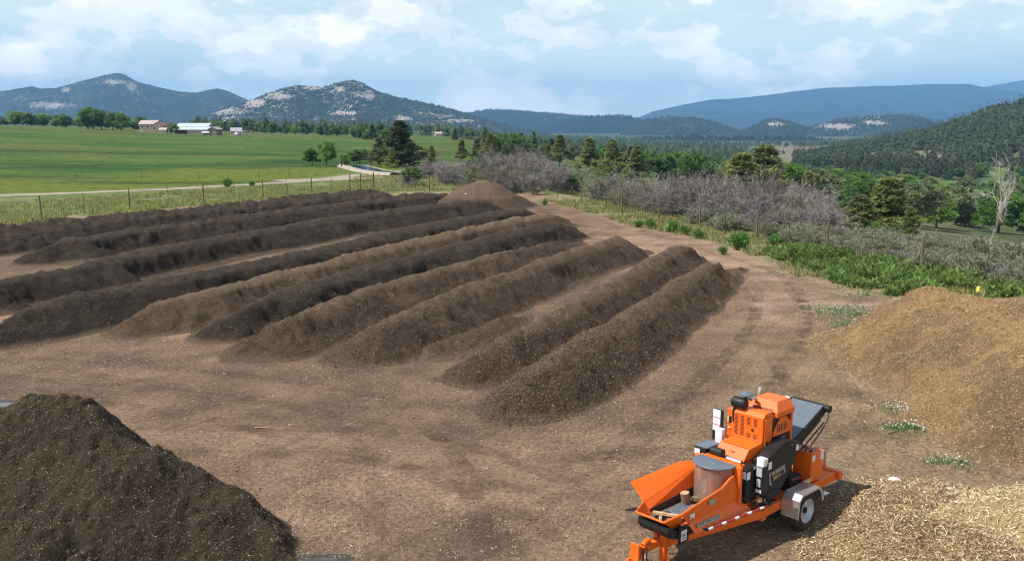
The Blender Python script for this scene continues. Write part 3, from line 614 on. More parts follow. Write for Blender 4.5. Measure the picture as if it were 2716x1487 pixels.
# coupler and front jack
cp = bx('hitch_plate', OR, (3.82, 3.86, -.09, .09, .30, .66)); bx('hitch_gusset', OR, (3.72, 3.82, -.05, .05, .36, .60), cp)
MB().lathe([(.05, -.02), (.095, -.02), (.095, .02), (.05, .02), (.05, -.02)], (3.95, .02, .40), 'z', 20).build('hitch_ring', OR, cp, smooth=True)
MB().tube([(3.66, .02, .58), (3.6, .02, .62), (3.5, .02, .62)], .045, 10).build('tongue_clamp', OR, GR, smooth=True)
for k, (dx, dy) in enumerate(((0, .05), (.05, .08), (-.04, .09))):
    MB().tube([(3.68 + dx, dy, .55), (3.72 + dx, dy + .03, .42), (3.70 + dx, dy + .03, .25), (3.62 + dx, dy + .01, .16), (3.55 + dx, dy, .30)], .014, 6).build('cable', RB, GR, smooth=True)
jk = bx('front_jack', OR, (3.15, 3.25, .04, .15, .10, .74)); bx('jack_foot', SILV, (3.08, 3.32, -.03, .22, .0, .03), jk); bx('jack_ram', SILV, (3.17, 3.23, .065, .125, .03, .10), jk)
ch = []
for i in range(9):
    z = .66 - i * .075; y = .20 + .03 * math.sin(i * 1.1)
    MB().tube([(3.19 + .012 * math.cos(a), y + .016 * math.sin(a + i * 1.57), z + .045 * math.sin(a)) for a in np.linspace(0, 2 * math.pi, 9)], .007, 5, cap=False).build('chain_link', OR, jk, smooth=True)
# rear jack
rj = MB().tube([(-1.80, .28, .30), (-1.80, .28, .93)], .028, 12).build('rear_jack', SILV, GR, smooth=True)
MB().tube([(-1.80, .28, .02), (-1.80, .28, .32)], .02, 10).build('jack_ram', SILV, rj, smooth=True); bx('jack_foot', SILV, (-1.90, -1.70, .17, .39, .0, .02), rj)
MB().tube([(-1.80, .28, .95), (-1.80, .28, 1.0)], .012, 8).tube([(-1.80, .20, .97), (-1.80, .36, .97)], .010, 8).build('jack_crank', SILV, rj)
bx('jack_bracket', OR, (-1.79, -1.73, .22, .34, .46, .62))
# wheels and fenders
for s in (1, -1):
    wroot = empty('wheel', (0, .84 * s, .385)); wroot.parent = GR
    prof = [(.22, -.10), (.30, -.115), (.355, -.105), (.383, -.075), (.386, 0), (.383, .075), (.355, .105), (.30, .115), (.22, .10)]
    MB().lathe(prof, (0, 0, 0), 'y', 40).build('tyre', RB, wroot, smooth=True)
    tb = MB()
    for k in range(32):
        a = 2 * math.pi * k / 32
        for yo, da in ((-.06, 0), (0, .1), (.06, 0)):
            ca, sa = math.cos(a + da), math.sin(a + da); t = Vector((-sa, 0, ca)) * .022; rr = Vector((ca, 0, sa))
            p = [Vector((0, yo + e, 0)) + rr * q + t * w2 for q in (.38, .392) for w2, e in ((-1, -.022), (1, -.022), (1, .022), (-1, .022))]
            tb.hexa([tuple(v) for v in p])
    tag(tb.build('tread', RB, wroot), kind='stuff')
    rp = [(.03, .03 * s), (.09, .045 * s), (.10, .02 * s), (.17, .015 * s), (.195, .06 * s), (.225, .105 * s), (.232, .105 * s), (.232, -.10 * s), (.03, -.09 * s)]
    MB().lathe(rp, (0, 0, 0), 'y', 36).build('rim', RIM, wroot, smooth=True)
    MB().lathe([(.001, .075 * s), (.055, .07 * s), (.065, .03 * s), (.065, 0)], (0, 0, 0), 'y', 18).build('hub_cap', BK, wroot, smooth=True)
    for k in range(5):
        a = 2 * math.pi * k / 5; q = (.085 * math.cos(a), .052 * s, .085 * math.sin(a))
        MB().tube([(q[0], .03 * s, q[2]), q], .011, 6).build('lug_nut', SILV, wroot)
    ya, yb = .645 * s, .985 * s; t = .012
    fp = [(.44, .36), (.40, .70), (.30, .79), (-.32, .79), (-.42, .70), (-.50, .50)]
    fin = [(.425, .36), (.385, .69), (.293, .775), (-.313, .775), (-.405, .69), (-.485, .50)]
    MB().prism(fp + fin[::-1], 'y', min(ya, yb), max(ya, yb)).build('fender', AL, GR)
    lip = MB()
    lip.prism([(a[0], a[1]) for a in fp] + [(a[0] * .9, a[1] - .035) for a in fp[::-1]], 'y', min(yb, yb + .008 * s), max(yb, yb + .008 * s)); lip.build('fender_lip', AL, GR)
    MB().prism([(-.30, .80), (-.62, .80), (-.50, .66)], 'y', min(ya, yb), min(ya, yb) + .02).build('fender_stay', AL, GR)
# infeed hopper
NW = [(3.2, .45, 1.13), (2.08, .45, 1.27), (1.84, .45, 1.385), (1.74, .45, 1.39), (1.46, .44, .86), (3.02, .44, .93)]
MB().plate(NW, -.03).build('hopper_side_wall', OR, GR, bevel=.004)
MB().hexa([(3.2, .40, .93), (3.2, .46, .93), (1.6, .46, .86), (1.6, .36, .86), (3.02, .30, .80), (3.02, .33, .80), (1.6, .33, .80), (1.6, .30, .80)]).build('hopper_lower_side', OR, GR)
MB().tube([(3.55, .35, 1.06), (3.2, .46, 1.14), (2.08, .46, 1.28), (1.84, .46, 1.395), (1.76, .46, 1.40)], .021, 6).build('hopper_rim', OR, GR)
MB().tube([(3.09, -.45, 1.02), (3.55, -.24, 1.05), (3.55, .35, 1.06)], .021, 6).build('hopper_rim', OR, GR)
MB().plate([(3.55, -.24, 1.04), (3.55, .35, 1.05), (3.22, .30, .82), (3.22, -.30, .82)], .02).build('hopper_front_lip', OR, GR)
MB().plate([(3.55, .35, 1.05), (3.2, .45, 1.13), (3.05, .33, .82), (3.22, .30, .82)], .02).build('hopper_corner', OR, GR)
MB().plate([(3.09, -.45, 1.01), (3.55, -.24, 1.04), (3.22, -.30, .82), (3.0, -.33, .82)], .02).build('hopper_corner', OR, GR)
MB().plate([(1.55, -.45, 1.27), (3.09, -.45, 1.01), (3.05, -.36, .90), (1.6, -.36, .98)], .015).build('hopper_side_wall', OR, GR)
MB().plate([(1.6, -.36, .98), (3.05, -.36, .90), (3.02, -.31, .81), (1.6, -.31, .81)], .015).build('hopper_lower_side', BK, GR)
wg = MB().plate([(3.09, -.46, 1.015), (1.55, -.46, 1.275), (1.44, -.52, 1.345), (1.88, -.67, 1.365), (3.1, -.77, 1.29)], .02).build('hopper_wing', OR, GR, bevel=.004)
MB().tube([(3.09, -.455, 1.02), (1.55, -.455, 1.28)], .014, 8).build('wing_hinge', OR, wg)
MB().plate([(2.35, -.615, 1.212), (2.33, -.60, 1.203), (2.22, -.66, 1.265), (2.24, -.675, 1.275)], -.004).build('scuff_mark', WH, wg)
bx('feed_belt', GY, (1.45, 3.25, -.30, .30, .775, .80)); 
MB().tube([(3.28, -.29, .80), (3.28, .29, .80)], .06, 14).build('feed_roller', BK, GR, smooth=True)
for x in (1.9, 2.3, 2.7): bx('belt_cleat', GY, (x, x + .02, -.29, .29, .80, .812), bev=0)
for k in range(8): MB().tube([(1.75 + k * .17, -.345, .87 - .0), (1.75 + k * .17, -.330, .862)], .008, 6).build('bolt', SILV, GR)
MB().prism([(3.50, .98), (3.52, .86), (3.42, .74), (3.1, .66), (2.7, .66), (2.7, .82), (3.2, .82)], 'y', -.24, .42).build('hopper_belly', BK, GR, bevel=.02)
bx('sign_mount', BK, (3.0, 3.26, .425, .46, .62, .92))
sg = bx('warning_sign', WH, (3.07, 3.22, .462, .468, .66, .84), bev=0)
fc = bpy.data.curves.new('warning_text', 'FONT'); fc.body = 'NO'; fc.size = .085; fc.align_x = 'CENTER'; fc.extrude = .001
fo = bpy.data.objects.new('warning_text', fc); COL.objects.link(fo); bpy.context.view_layer.update()
tm = bpy.data.meshes.new_from_object(fo.evaluated_get(bpy.context.evaluated_depsgraph_get())); bpy.data.objects.remove(fo); tm.materials.clear(); tm.materials.append(INK)
to = link('warning_text', tm, sg); to.location = (3.145, .4705, .735); to.rotation_euler = (R(90), 0, R(180))
for k in range(3): bx('text_line', INK, (3.09, 3.20, .4685, .4695, .685 + k * .014, .69 + k * .014), sg, 0)
MB().tube([(3.02, .45, 1.02), (2.98, .50, 1.02), (3.02, .50, .93), (3.07, .48, .90)], .010, 8).build('latch_handle', OR, GR, smooth=True)
MB().tube([(3.12, -.40, .95), (3.36, -.56, .93), (3.50, -.50, .98), (3.42, -.36, 1.0)], .018, 8).build('grab_handle', BK, GR, smooth=True)
# side skirt with lettering plate, stop bar with reflective tape
sk = MB().plate([(3.02, .445, .93), (1.46, .445, .90), (1.30, .56, .68), (2.95, .56, .74)], .015).build('side_skirt', OR, GR)
nrm = Vector((0, .24, .115)).normalized()
dp = MB().plate([(2.86, .497, .86), (2.20, .497, .838), (2.20, .525, .782), (2.86, .525, .804)], .004)
for v in range(len(dp.v)): dp.v[v] = tuple(Vector(dp.v[v]) + Vector((0, .012, .012)))
lp = dp.build('lettering_plate', LGT, sk)
for k in range(15):
    x = 2.82 - k * .041
    q = MB().plate([(x, .514, .862 - .0333 * (2.86 - x) - .008), (x - .022, .514, .862 - .0333 * (2.86 - x) - .008), (x - .022, .530, .81 - .0333 * (2.86 - x)), (x, .530, .81 - .0333 * (2.86 - x))], .003)
    for v in range(len(q.v)): q.v[v] = tuple(Vector(q.v[v]) + Vector((0, .005, .003)))
    if k not in (4, 9): q.build('letter', INK if k % 3 else BK, lp)
bx('decal', WH, (2.86, 3.0, .4605, .464, .98, 1.07), bev=0); bx('decal', LGT, (2.28, 2.46, .4605, .464, 1.06, 1.16), bev=0)
sb = MB().tube([(2.85, .30, .76), (2.68, .60, .75), (1.0, .72, .72), (.78, .66, .72)], .022, 8).build('stop_bar', BK, GR, smooth=True)
for k in range(14):
    t0 = k / 14.; xa = 2.66 - 1.64 * t0; xb = 2.66 - 1.64 * (t0 + 1 / 14. * .96)
    ya_, yb_ = .60 + (2.68 - xa) / 1.68 * .12, .60 + (2.68 - xb) / 1.68 * .12; za, zb = .75 - (2.68 - xa) / 1.68 * .03, .75 - (2.68 - xb) / 1.68 * .03
    MB().tube([(xa, ya_, za), (xb, yb_, zb)], .0245, 8).build('reflective_tape', WH if k % 3 == 0 else RED, sb)
MB().tube([(1.0, .72, .72), (1.30, .40, .80), (1.46, .20, .82)], .02, 8).build('stop_bar_link', BK, GR, smooth=True)
yl = MB().lathe([(.001, -.07), (.028, -.07), (.036, -.05), (.036, .05), (.028, .07), (.001, .07)], (1.15, .62, .83), 'x', 14).build('brass_valve', YEL, GR, smooth=True)
MB().tube([(1.15, .62, .86), (1.15, .62, .89)], .014, 8).build('valve_stem', SILV, yl)
for pts in ([(1.08, .62, .83), (.9, .64, .80), (.75, .60, .66), (.8, .5, .55)], [(1.22, .62, .83), (1.4, .58, .86), (1.5, .48, .95), (1.45, .4, 1.1)], [(1.1, .56, .9), (.98, .60, .78), (.95, .55, .62), (1.05, .4, .56)]):
    MB().tube(pts, .013, 6).build('hydraulic_hose', RB, GR, smooth=True)
# curtain shroud
arc = [(1.66 + .36 * math.cos(a), .36 * math.sin(a)) for a in np.linspace(-math.pi / 2, math.pi / 2, 17)]
for k in range(4):
    seg = arc[k * 4:k * 4 + 5]; b = MB(); off = 1 + .012 * (k % 2); zb = .86 + .05 * (k == 0)
    for i in range(len(seg) - 1):
        (xa, ya_), (xb, yb_) = seg[i], seg[i + 1]; q = lambda x, y, o: (1.66 + (x - 1.66) * o, y * o)
        a0, b0, a1, b1 = q(xa, ya_, off), q(xb, yb_, off), q(xa, ya_, off - .012), q(xb, yb_, off - .012)
        b.hexa([(*a0, zb), (*b0, zb), (*b1, zb), (*a1, zb), (*a0, 1.50), (*b0, 1.50), (*b1, 1.50), (*a1, 1.50)])
    b.build('curtain_strip', cvm, GR, smooth=True)
sh = MB().prism([(1.56, -.40)] + [(1.66 + .385 * math.cos(a), .40 * math.sin(a)) for a in np.linspace(-math.pi / 2, math.pi / 2, 21)] + [(1.56, .40)], 'z', 1.50, 1.528).build('shroud_top', GY, GR, bevel=.004)
for k in range(7):
    a = -1.2 + k * .4; MB().tube([(1.66 + .39 * math.cos(a), .405 * math.sin(a), 1.515), (1.66 + .40 * math.cos(a), .415 * math.sin(a), 1.515)], .010, 6).build('bolt', SILV, sh)
bx('bulkhead', OR, (1.53, 1.60, .36, .50, .80, 1.52)); bx('bulkhead', OR, (1.53, 1.60, -.50, -.36, .80, 1.52)); bx('bulkhead_top', OR, (1.38, 1.57, -.44, .44, 1.44, 1.515))
MB().tube([(1.47, .42, 1.52), (1.47, .42, 1.60)], .012, 8).build('stop_pin', RB, GR)
# rotor housing, hood, press roller
bx('rotor_housing', OR, (.40, 1.42, -.325, .325, .60, 1.44)); MB().tube([(1.25, -.29, 1.46), (1.25, .29, 1.46)], .055, 18).build('press_roller', SILV, GR, smooth=True)
hd = MB().prism([(1.24, 1.47), (1.06, 1.68), (.64, 1.70), (.50, 1.44)], 'y', -.31, .31).build('rotor_hood', OR, GR, bevel=.008)
MB().tube([(1.055, -.24, 1.695), (1.055, -.02, 1.695)], .014, 8).tube([(1.055, .0, 1.695), (1.055, .24, 1.695)], .014, 8).build('hood_hinge', OR, hd, smooth=True)
MB().tube([(1.155 + .035 * math.sin(a) * .65, .02 + .04 * math.cos(a), 1.585 + .035 * math.sin(a) * .75) for a in np.linspace(0, 2 * math.pi, 13)], .008, 6, cap=False).build('lifting_ring', OR, hd, smooth=True)
bx('side_flange', OR, (.45, 1.40, .327, .345, 1.30, 1.34)); bx('side_flange', OR, (.45, 1.40, .327, .345, .95, .99))
MB().tube([(1.34, -.30, 1.57), (1.34, -.06, 1.57)], .085, 14).build('drive_motor', BK, GR, smooth=True)
mb_ = bx('motor_guard', BK, (1.08, 1.46, -.62, -.37, 1.0, 1.60)); bx('decal', WH, (1.461, 1.466, -.60, -.48, 1.46, 1.57), mb_, 0); bx('motor_cap', GY, (1.05, 1.44, -.60, -.33, 1.602, 1.625), mb_)
bh = bx('bearing_housing', BK, (1.10, 1.46, .347, .53, .82, 1.46)); bx('decal', WH, (1.461, 1.466, .36, .52, 1.28, 1.41), bh, 0); bx('decal', WH, (1.34, 1.45, .531, .536, 1.26, 1.40), bh, 0); bx('decal', WH, (1.10, 1.24, .531, .536, 1.41, 1.455), bh, 0)
# belt guard with logo plate
gp = [(.98, 1.50), (.40, 1.70), (.20, 1.735), (-.20, 1.60), (-.06, 1.25), (.34, .86), (.52, .79), (.80, .74), (.98, .86)]
gd_ = MB().prism(gp, 'y', .35, .60).build('belt_guard', BK, GR, bevel=.012)
bx('decal', WH, (.76, .88, .601, .606, 1.32, 1.46), gd_, 0); bx('decal', WH, (-.15, -.06, .601, .606, 1.46, 1.57), gd_, 0)
lo = [(.83, 1.25), (.80, 1.02), (.74, .99), (.71, 1.06), (.30, 1.12), (.27, 1.19), (.31, 1.20), (.31, 1.29), (.45, 1.27), (.78, 1.24)]
lg = MB().prism(lo, 'y', .601, .605).build('logo_plate', LGT, gd_); MB().prism([(.45 + (x - .55) * .86 + .10, 1.155 + (z - 1.155) * .80) for x, z in lo], 'y', .6052, .608).build('logo_field', BK, lg)
for k in range(7): MB().prism([(.74 - k * .058, 1.225 + k * .005), (.70 - k * .058, 1.228 + k * .005), (.70 - k * .058, 1.168 + k * .006), (.74 - k * .058, 1.165 + k * .006)], 'y', .6082, .610).build('letter', LGT, lg)
MB().prism([(.68, 1.135), (.56, 1.145), (.56, 1.115), (.68, 1.095)], 'y', .6082, .610).build('logo_stripe', YEL, lg); MB().prism([(.54, 1.147), (.44, 1.155), (.44, 1.125), (.54, 1.117)], 'y', .6082, .610).build('logo_stripe', OR, lg)
MB().prism([(.95, .88), (.80, .72), (.50, .76), (.40, .83), (.60, .90)], 'y', .56, .615).build('guard_foot', BK, GR)
for q in ((.92, 1.46), (.92, .95), (.1, 1.62), (.05, 1.2), (.5, .82)): MB().tube([(q[0], .60, q[1]), (q[0], .61, q[1])], .014, 6).build('bolt', SILV, gd_)
cpn = bx('control_panel', BK, (1.02, 1.20, .56, .70, .95, 1.52)); bx('control_screen', LAMP, (1.201, 1.212, .575, .685, 1.30, 1.50), cpn, 0); bx('decal', LAMP, (1.201, 1.206, .58, .66, 1.10, 1.25), cpn, 0); bx('decal', WH, (1.201, 1.206, .57, .68, .99, 1.05), cpn, 0)
wl = MB().hexa([(1.10, .58, 1.49), (1.24, .58, 1.49), (1.24, .72, 1.49), (1.10, .72, 1.49), (1.08, .57, 1.64), (1.22, .57, 1.66), (1.22, .73, 1.66), (1.08, .73, 1.64)]).build('work_light', WH, GR, bevel=.015)
MB().tube([(1.12, .66, 1.50), (1.12, .68, .95), (1.08, .66, .62)], .016, 8).build('light_post', BK, GR, smooth=True)
# engine
en = bx('engine_cover', OR, (-.34, .60, -.50, .30, 1.47, 2.17)); 
MB().prism([(.30, 2.165), (.36, 2.235), (.56, 2.235), (.64, 2.16), (.64, 1.70), (.601, 1.70), (.601, 2.165)], 'y', -.37, .31).build('engine_front_panel', OR, GR, bevel=.006)
louv = MB()
for c0, rows in ((-.30, 15), (-.17, 15), (-.03, 6), (.11, 6)):
    for r_ in range(rows): bx('louver', BK, (.641, .644, c0, c0 + .075, 2.105 - r_ * .026, 2.116 - r_ * .026), en, 0)
for c0 in (-.03, .11):
    for r_ in range(4): bx('louver', BK, (.641, .644, c0, c0 + .075, 1.80 - r_ * .026, 1.811 - r_ * .026), en, 0)
bx('latch', BK, (.641, .652, .07, .12, 1.87, 1.92), en, .004); bx('panel_lip', OR, (.641, .66, -.36, .30, 1.70, 1.725), en)
MB().prism([(-.30, 1.0), (-.30, 1.0)], 'y', 0, 0) if False else None
op = bx('engine_opening', BK, (.601, .604, -.48, -.39, 1.90, 2.03), en, 0); bx('fuel_filter', YEL, (.605, .63, -.475, -.44, 1.91, 2.02), op, .004); bx('filter_bracket', SILV, (.605, .62, -.485, -.385, 2.03, 2.045), op, 0)
MB().tube([(.62, -.46, 1.83), (.63, -.42, 1.81), (.62, -.39, 1.82)], .01, 6).build('hose_fitting', SILV, GR)
MB().hexa([(-.36, -.27, 2.19), (.26, -.27, 2.19), (.26, .37, 2.19), (-.36, .37, 2.19), (-.30, -.20, 2.37), (.12, -.20, 2.37), (.12, .27, 2.37), (-.30, .27, 2.37)]).build('radiator_cowl', OR, GR, bevel=.008)
bx('cowl_skirt', OR, (-.355, .255, -.265, .365, 2.10, 2.192)); bx('cowl_gap', BK, (.0, .50, -.2, .302, 2.17, 2.20))
for k in range(9): MB().plate([(.247 - .0, -.18 + k * .05, 2.215), (.247, -.15 + k * .05, 2.215), (.232, -.15 + k * .05, 2.235), (.232, -.18 + k * .05, 2.235)], .006).build('vent_slot', BK, GR)
bx('side_panel', OR, (.36, .60, .302, .335, 1.52, 2.14)); bx('panel_slot', BK, (.50, .56, .336, .339, 1.60, 1.70), bev=0)
bx('engine_bay', BK, (-.30, .35, .301, .310, 1.55, 2.09), bev=0)
MB().prism([(.33, 1.80), (.10, 2.07), (-.10, 2.07), (-.28, 1.92), (-.28, 1.74), (.33, 1.74)], 'y', .312, .335).build('fan_guard', OR, GR)
for k in range(6): bx('guard_bar', BK, (.16 - k * .06, .185 - k * .06, .336, .338, 1.80, 1.95), bev=0)
bx('coolant_bottle', BLU, (-.10, .12, .312, .34, 1.58, 1.68), bev=.01); bx('bay_frame', OR, (-.34, -.28, .302, .345, 1.52, 2.10))
af = MB().lathe([(.001, -.15), (.09, -.15), (.105, -.13), (.105, .10), (.09, .13), (.001, .13)], (.58, -.24, 2.335), 'y', 22).build('air_filter', BK, GR, smooth=True)
MB().lathe([(.001, .09), (.07, .085), (.125, .045), (.125, .02), (.05, .0), (.04, -.08)], (.50, -.16, 2.46), 'z', 22).build('air_cap', GY, af, smooth=True)
MB().tube([(.62, -.33, 2.26), (.64, -.34, 2.14), (.63, -.33, 1.95)], .022, 8).build('intake_duct', BK, af, smooth=True)
MB().tube([(.45, -.10, 2.40), (.30, -.10, 2.41), (.22, -.12, 2.33), (.18, -.16, 2.26)], .03, 10).build('intake_pipe', SILV, GR, smooth=True)
MB().tube([(-.22, -.34, 2.18), (-.22, -.34, 2.36), (-.26, -.34, 2.44)], .04, 12).build('exhaust_stack', SILV, GR, smooth=True)
# operator sign board
so_ = bx('sign_board', BK, (.66, .69, -.76, -.53, 1.50, 2.13)); bx('sign_sheet', WH, (.691, .696, -.75, -.585, 1.97, 2.12), so_, 0); bx('sign_sheet', WH, (.691, .696, -.75, -.585, 1.83, 1.955), so_, 0); bx('sign_sheet', WH, (.691, .696, -.75, -.60, 1.70, 1.815), so_, 0)
bx('sign_stripe', RED, (.691, .697, -.75, -.585, 1.955, 1.97), so_, 0); bx('sign_stripe', RED, (.691, .697, -.75, -.585, 1.815, 1.83), so_, 0)
bx('manual_box', WH, (.70, .80, -.62, -.46, 1.46, 1.79)); bx('board_post', BK, (.60, .655, -.64, -.58, .90, 1.60))
# tank, battery, rear conveyor
tk = MB().box(-1.12, -.68, .20, .60, .64, 1.22).build('hydraulic_tank', OR, GR, bevel=.015)
MB().tube([(-.95, .45, 1.22), (-.95, .45, 1.27)], .032, 12).build('tank_cap', SILV, tk, smooth=True); MB().tube([(-.80, .50, 1.22), (-.80, .50, 1.25)], .026, 12).build('tank_cap', BK, tk, smooth=True)
MB().tube([(-.86 + .04 * math.cos(a), .30 + .012 * math.sin(a), 1.225 + .055 * abs(math.sin(a))) for a in np.linspace(0, math.pi, 9)], .008, 6).build('lifting_lug', OR, tk, smooth=True)
bx('decal', WH, (-.80, -.70, .601, .606, 1.07, 1.18), tk, 0); bx('decal', WH, (-1.11, -1.0, .601, .606, 1.03, 1.20), tk, 0)
bt = bx('battery_box', BK, (-.42, -.02, .24, .56, .61, .88), bev=.015); MB().tube([(-.05, .56, .86), (-.25, .57, .85), (-.38, .57, .82), (-.38, .57, .64)], .010, 6).build('battery_cable', RED, bt)
bx('deck_plate', OR, (-1.6, .4, -.5, .54, .585, .605))
cnv = MB().prism([(-.12, 1.36), (-1.46, 1.93), (-1.46, 1.99), (-.12, 1.42)], 'y', -.33, .36).build('conveyor_belt', GY, GR, bevel=.006)
for s, (ya_, yb_) in ((1, (.365, .40)), (-1, (-.37, -.335))):
    MB().prism([(-.05, 1.20), (-1.40, 1.78), (-1.52, 1.86), (-1.52, 1.99), (-1.42, 1.985), (-.05, 1.40)], 'y', ya_, yb_).build('conveyor_side_frame', BK, GR, bevel=.004)
MB().tube([(-1.47, -.40, 1.93), (-1.47, .43, 1.93)], .055, 16).build('head_pulley', BK, GR, smooth=True)
MB().tube([(-1.47, .40, 1.93), (-1.47, .50, 1.93)], .075, 12).build('conveyor_motor', BK, GR, smooth=True); MB().tube([(-1.46, -.36, 1.95), (-1.46, -.48, 1.96)], .04, 12).build('pulley_bearing', SILV, GR, smooth=True)
for k in range(12): bx('belt_lacing', BK, (-1.50, -1.44, -.30 + k * .055, -.27 + k * .055, 1.975, 1.998), cnv, 0)
MB().prism([(-.2, 1.16), (-1.38, 1.68), (-1.36, 1.72), (-.2, 1.20)], 'y', -.32, .36).build('return_pan', BK, GR)
MB().tube([(-.55, .43, 1.30), (-1.38, .43, 1.66)], .014, 8).build('conveyor_strut', BK, GR); MB().tube([(-1.15, .42, 1.28), (-1.22, .42, 1.66)], .012, 8).build('conveyor_chain', SILV, GR)
MB().hexa([(-.70, -.30, .6), (-.55, -.30, .6), (-.55, .2, .6), (-.70, .2, .6), (-.55, -.30, 1.3), (-.40, -.30, 1.42), (-.40, .2, 1.42), (-.55, .2, 1.3)]).build('conveyor_stand', BK, GR)
for q in ((-.40, 1.545), (-.75, 1.69), (-1.1, 1.84)): MB().plate([(q[0], .10 + q[0] * .1, q[1] + .003), (q[0] - .02, .12 + q[0] * .1, q[1] + .012), (q[0] - .05, .10 + q[0] * .1, q[1] + .024), (q[0] - .03, .08 + q[0] * .1, q[1] + .016)], .003) if False else None
for pts in ([(-.3, .5, 1.5), (-.5, .58, 1.42), (-.6, .5, 1.3), (-.75, .42, 1.22)], [(-.2, .45, 1.5), (-.42, .52, 1.5), (-.58, .46, 1.36), (-.9, .40, 1.24)], [(-1.47, .48, 1.9), (-1.40, .50, 1.74), (-1.2, .46, 1.5), (-.9, .44, 1.3)]):
    MB().tube(pts, .014, 6).build('hydraulic_hose', RB, GR, smooth=True)
# sawdust and slivers caught on the flat surfaces
r_ = np.random.default_rng(12); pp = []
for x0, x1, y0, y1, z, n in ((1.5, 3.2, -.29, .29, .802, 260), (-1.6, .4, -.5, .2, .608, 120), (-.3, .28, .66, .97, .793, 40), (.5, 1.05, -.3, .3, 1.705, 40), (1.38, 1.56, -.42, .42, 1.518, 40), (.4, 1.0, .36, .6, 1.62, 0), (-1.1, -.7, .22, .58, 1.222, 16)):
    pp.append(np.stack([r_.uniform(x0, x1, n), r_.uniform(y0, y1, n), np.full(n, z)], -1))
p = np.concatenate(pp); n = len(p); a = r_.random(n) * 6.28; L = r_.uniform(.008, .035, n); d = np.stack([np.cos(a) * L, np.sin(a) * L, a * 0], -1); e_ = np.stack([-np.sin(a) * .005, np.cos(a) * .005, a * 0], -1)
V = np.stack([p - d - e_, p - d + e_, p + d, p + [0, 0, .006]], 1).reshape(-1, 3); F = (np.array([[0, 1, 2], [0, 3, 1], [1, 3, 2], [2, 3, 0]])[None] + (np.arange(n) * 4)[:, None, None]).reshape(-1, 3)
tag(mesh_np('sawdust', V, F, M_chip, GR, attrs={'Col': np.repeat(np.array(c_straw)[r_.integers(0, 5, n)], 4, 0)}), kind='stuff')
# wood waiting in the hopper
bark = NM('log_bark'); bk_m = bark.done(bark.mix(bark.ramp(bark.noise(9, 5, .6, stretch=(1, 1, .25)), [(.35, 0), (.65, 1)]), (.10, .062, .036), (.26, .17, .10)), .9, normal=bark.bump(bark.noise(14, 4, .6, stretch=(1, 1, .2)), .7, .02))
cutm = NM('cut_wood'); ct_m = cutm.done(cutm.mix(cutm.ramp(cutm.noise(18, 4), [(.4, 0), (.6, 1)]), (.34, .22, .12), (.50, .36, .21)), .8)
def gw(x, y, z):
    c_, s_ = math.cos(TH), math.sin(TH); return (GR.location.x + x * c_ - y * s_, GR.location.y + x * s_ + y * c_, GR.location.z + z)
def log(p, L, r, rot, label):
    e = empty('log', gw(*p)); e.rotation_euler = (rot[0], rot[1], rot[2] + TH); tag(e, label, 'log')
    n = 18; b = MB(); rr = [r * (1 + .07 * math.sin(3 * k + p[0] * 7) + .05 * math.sin(7 * k)) for k in range(n)]
    ring = lambda z, s_: [(rr[k] * s_ * math.cos(2 * math.pi * k / n), rr[k] * s_ * math.sin(2 * math.pi * k / n), z) for k in range(n)]
    vs = ring(-L / 2, 1) + ring(L / 2, 1); b.add(vs, [(k, (k + 1) % n, (k + 1) % n + n, k + n) for k in range(n)]); b.build('bark', bk_m, e, smooth=True)
    for z in (-L / 2, L / 2): MB().add(ring(z, .999) + ring(z + .004 * (1 if z > 0 else -1), .93), [tuple(range(n, 2 * n))] + [(k, (k + 1) % n, (k + 1) % n + n, k + n) for k in range(n)]).build('cut_end', ct_m, e)
log((2.18, -.24, .905), .19, .085, (R(8), R(6), 0), 'short round log standing on end in the hopper')
log((1.98, -.06, .865), .30, .055, (R(90), 0, R(35)), 'grey split log lying behind the standing log in the hopper')
log((1.72, -.02, .870), .24, .065, (R(90), 0, R(60)), 'brown log lying under the curtain strips')
def slab(p, dims, rot, label, m=ct_m):
    b = MB().hexa([(-dims[0] / 2, -dims[1] / 2, -dims[2] / 2), (dims[0] / 2, -dims[1] * .4, -dims[2] / 2), (dims[0] / 2, dims[1] * .4, -dims[2] / 2), (-dims[0] / 2, dims[1] / 2, -dims[2] / 2),
                   (-dims[0] / 2, -dims[1] * .45, dims[2] / 2), (dims[0] * .48, -dims[1] * .35, dims[2] * .4), (dims[0] * .48, dims[1] * .35, dims[2] * .4), (-dims[0] / 2, dims[1] * .42, dims[2] / 2)])
    o = b.build('wood_slab', m, None, bevel=.004); o.location = gw(*p); o.rotation_euler = (rot[0], rot[1], rot[2] + TH); tag(o, label, 'wood')
slab((2.93, -.03, .885), (.56, .07, .05), (0, R(-3), R(112)), 'long split board lying across the front of the hopper')
slab((2.46, .07, .87), (.28, .08, .05), (0, R(8), R(12)), 'short split board leaning along the near hopper wall', bk_m)
slab((3.06, -.10, .83), (.14, .06, .05), (0, 0, R(40)), 'small wood offcut in the front corner of the hopper')
slab((3.02, .10, .83), (.20, .08, .03), (0, R(5), R(75)), 'flat wood scrap at the front lip of the hopper', bk_m)
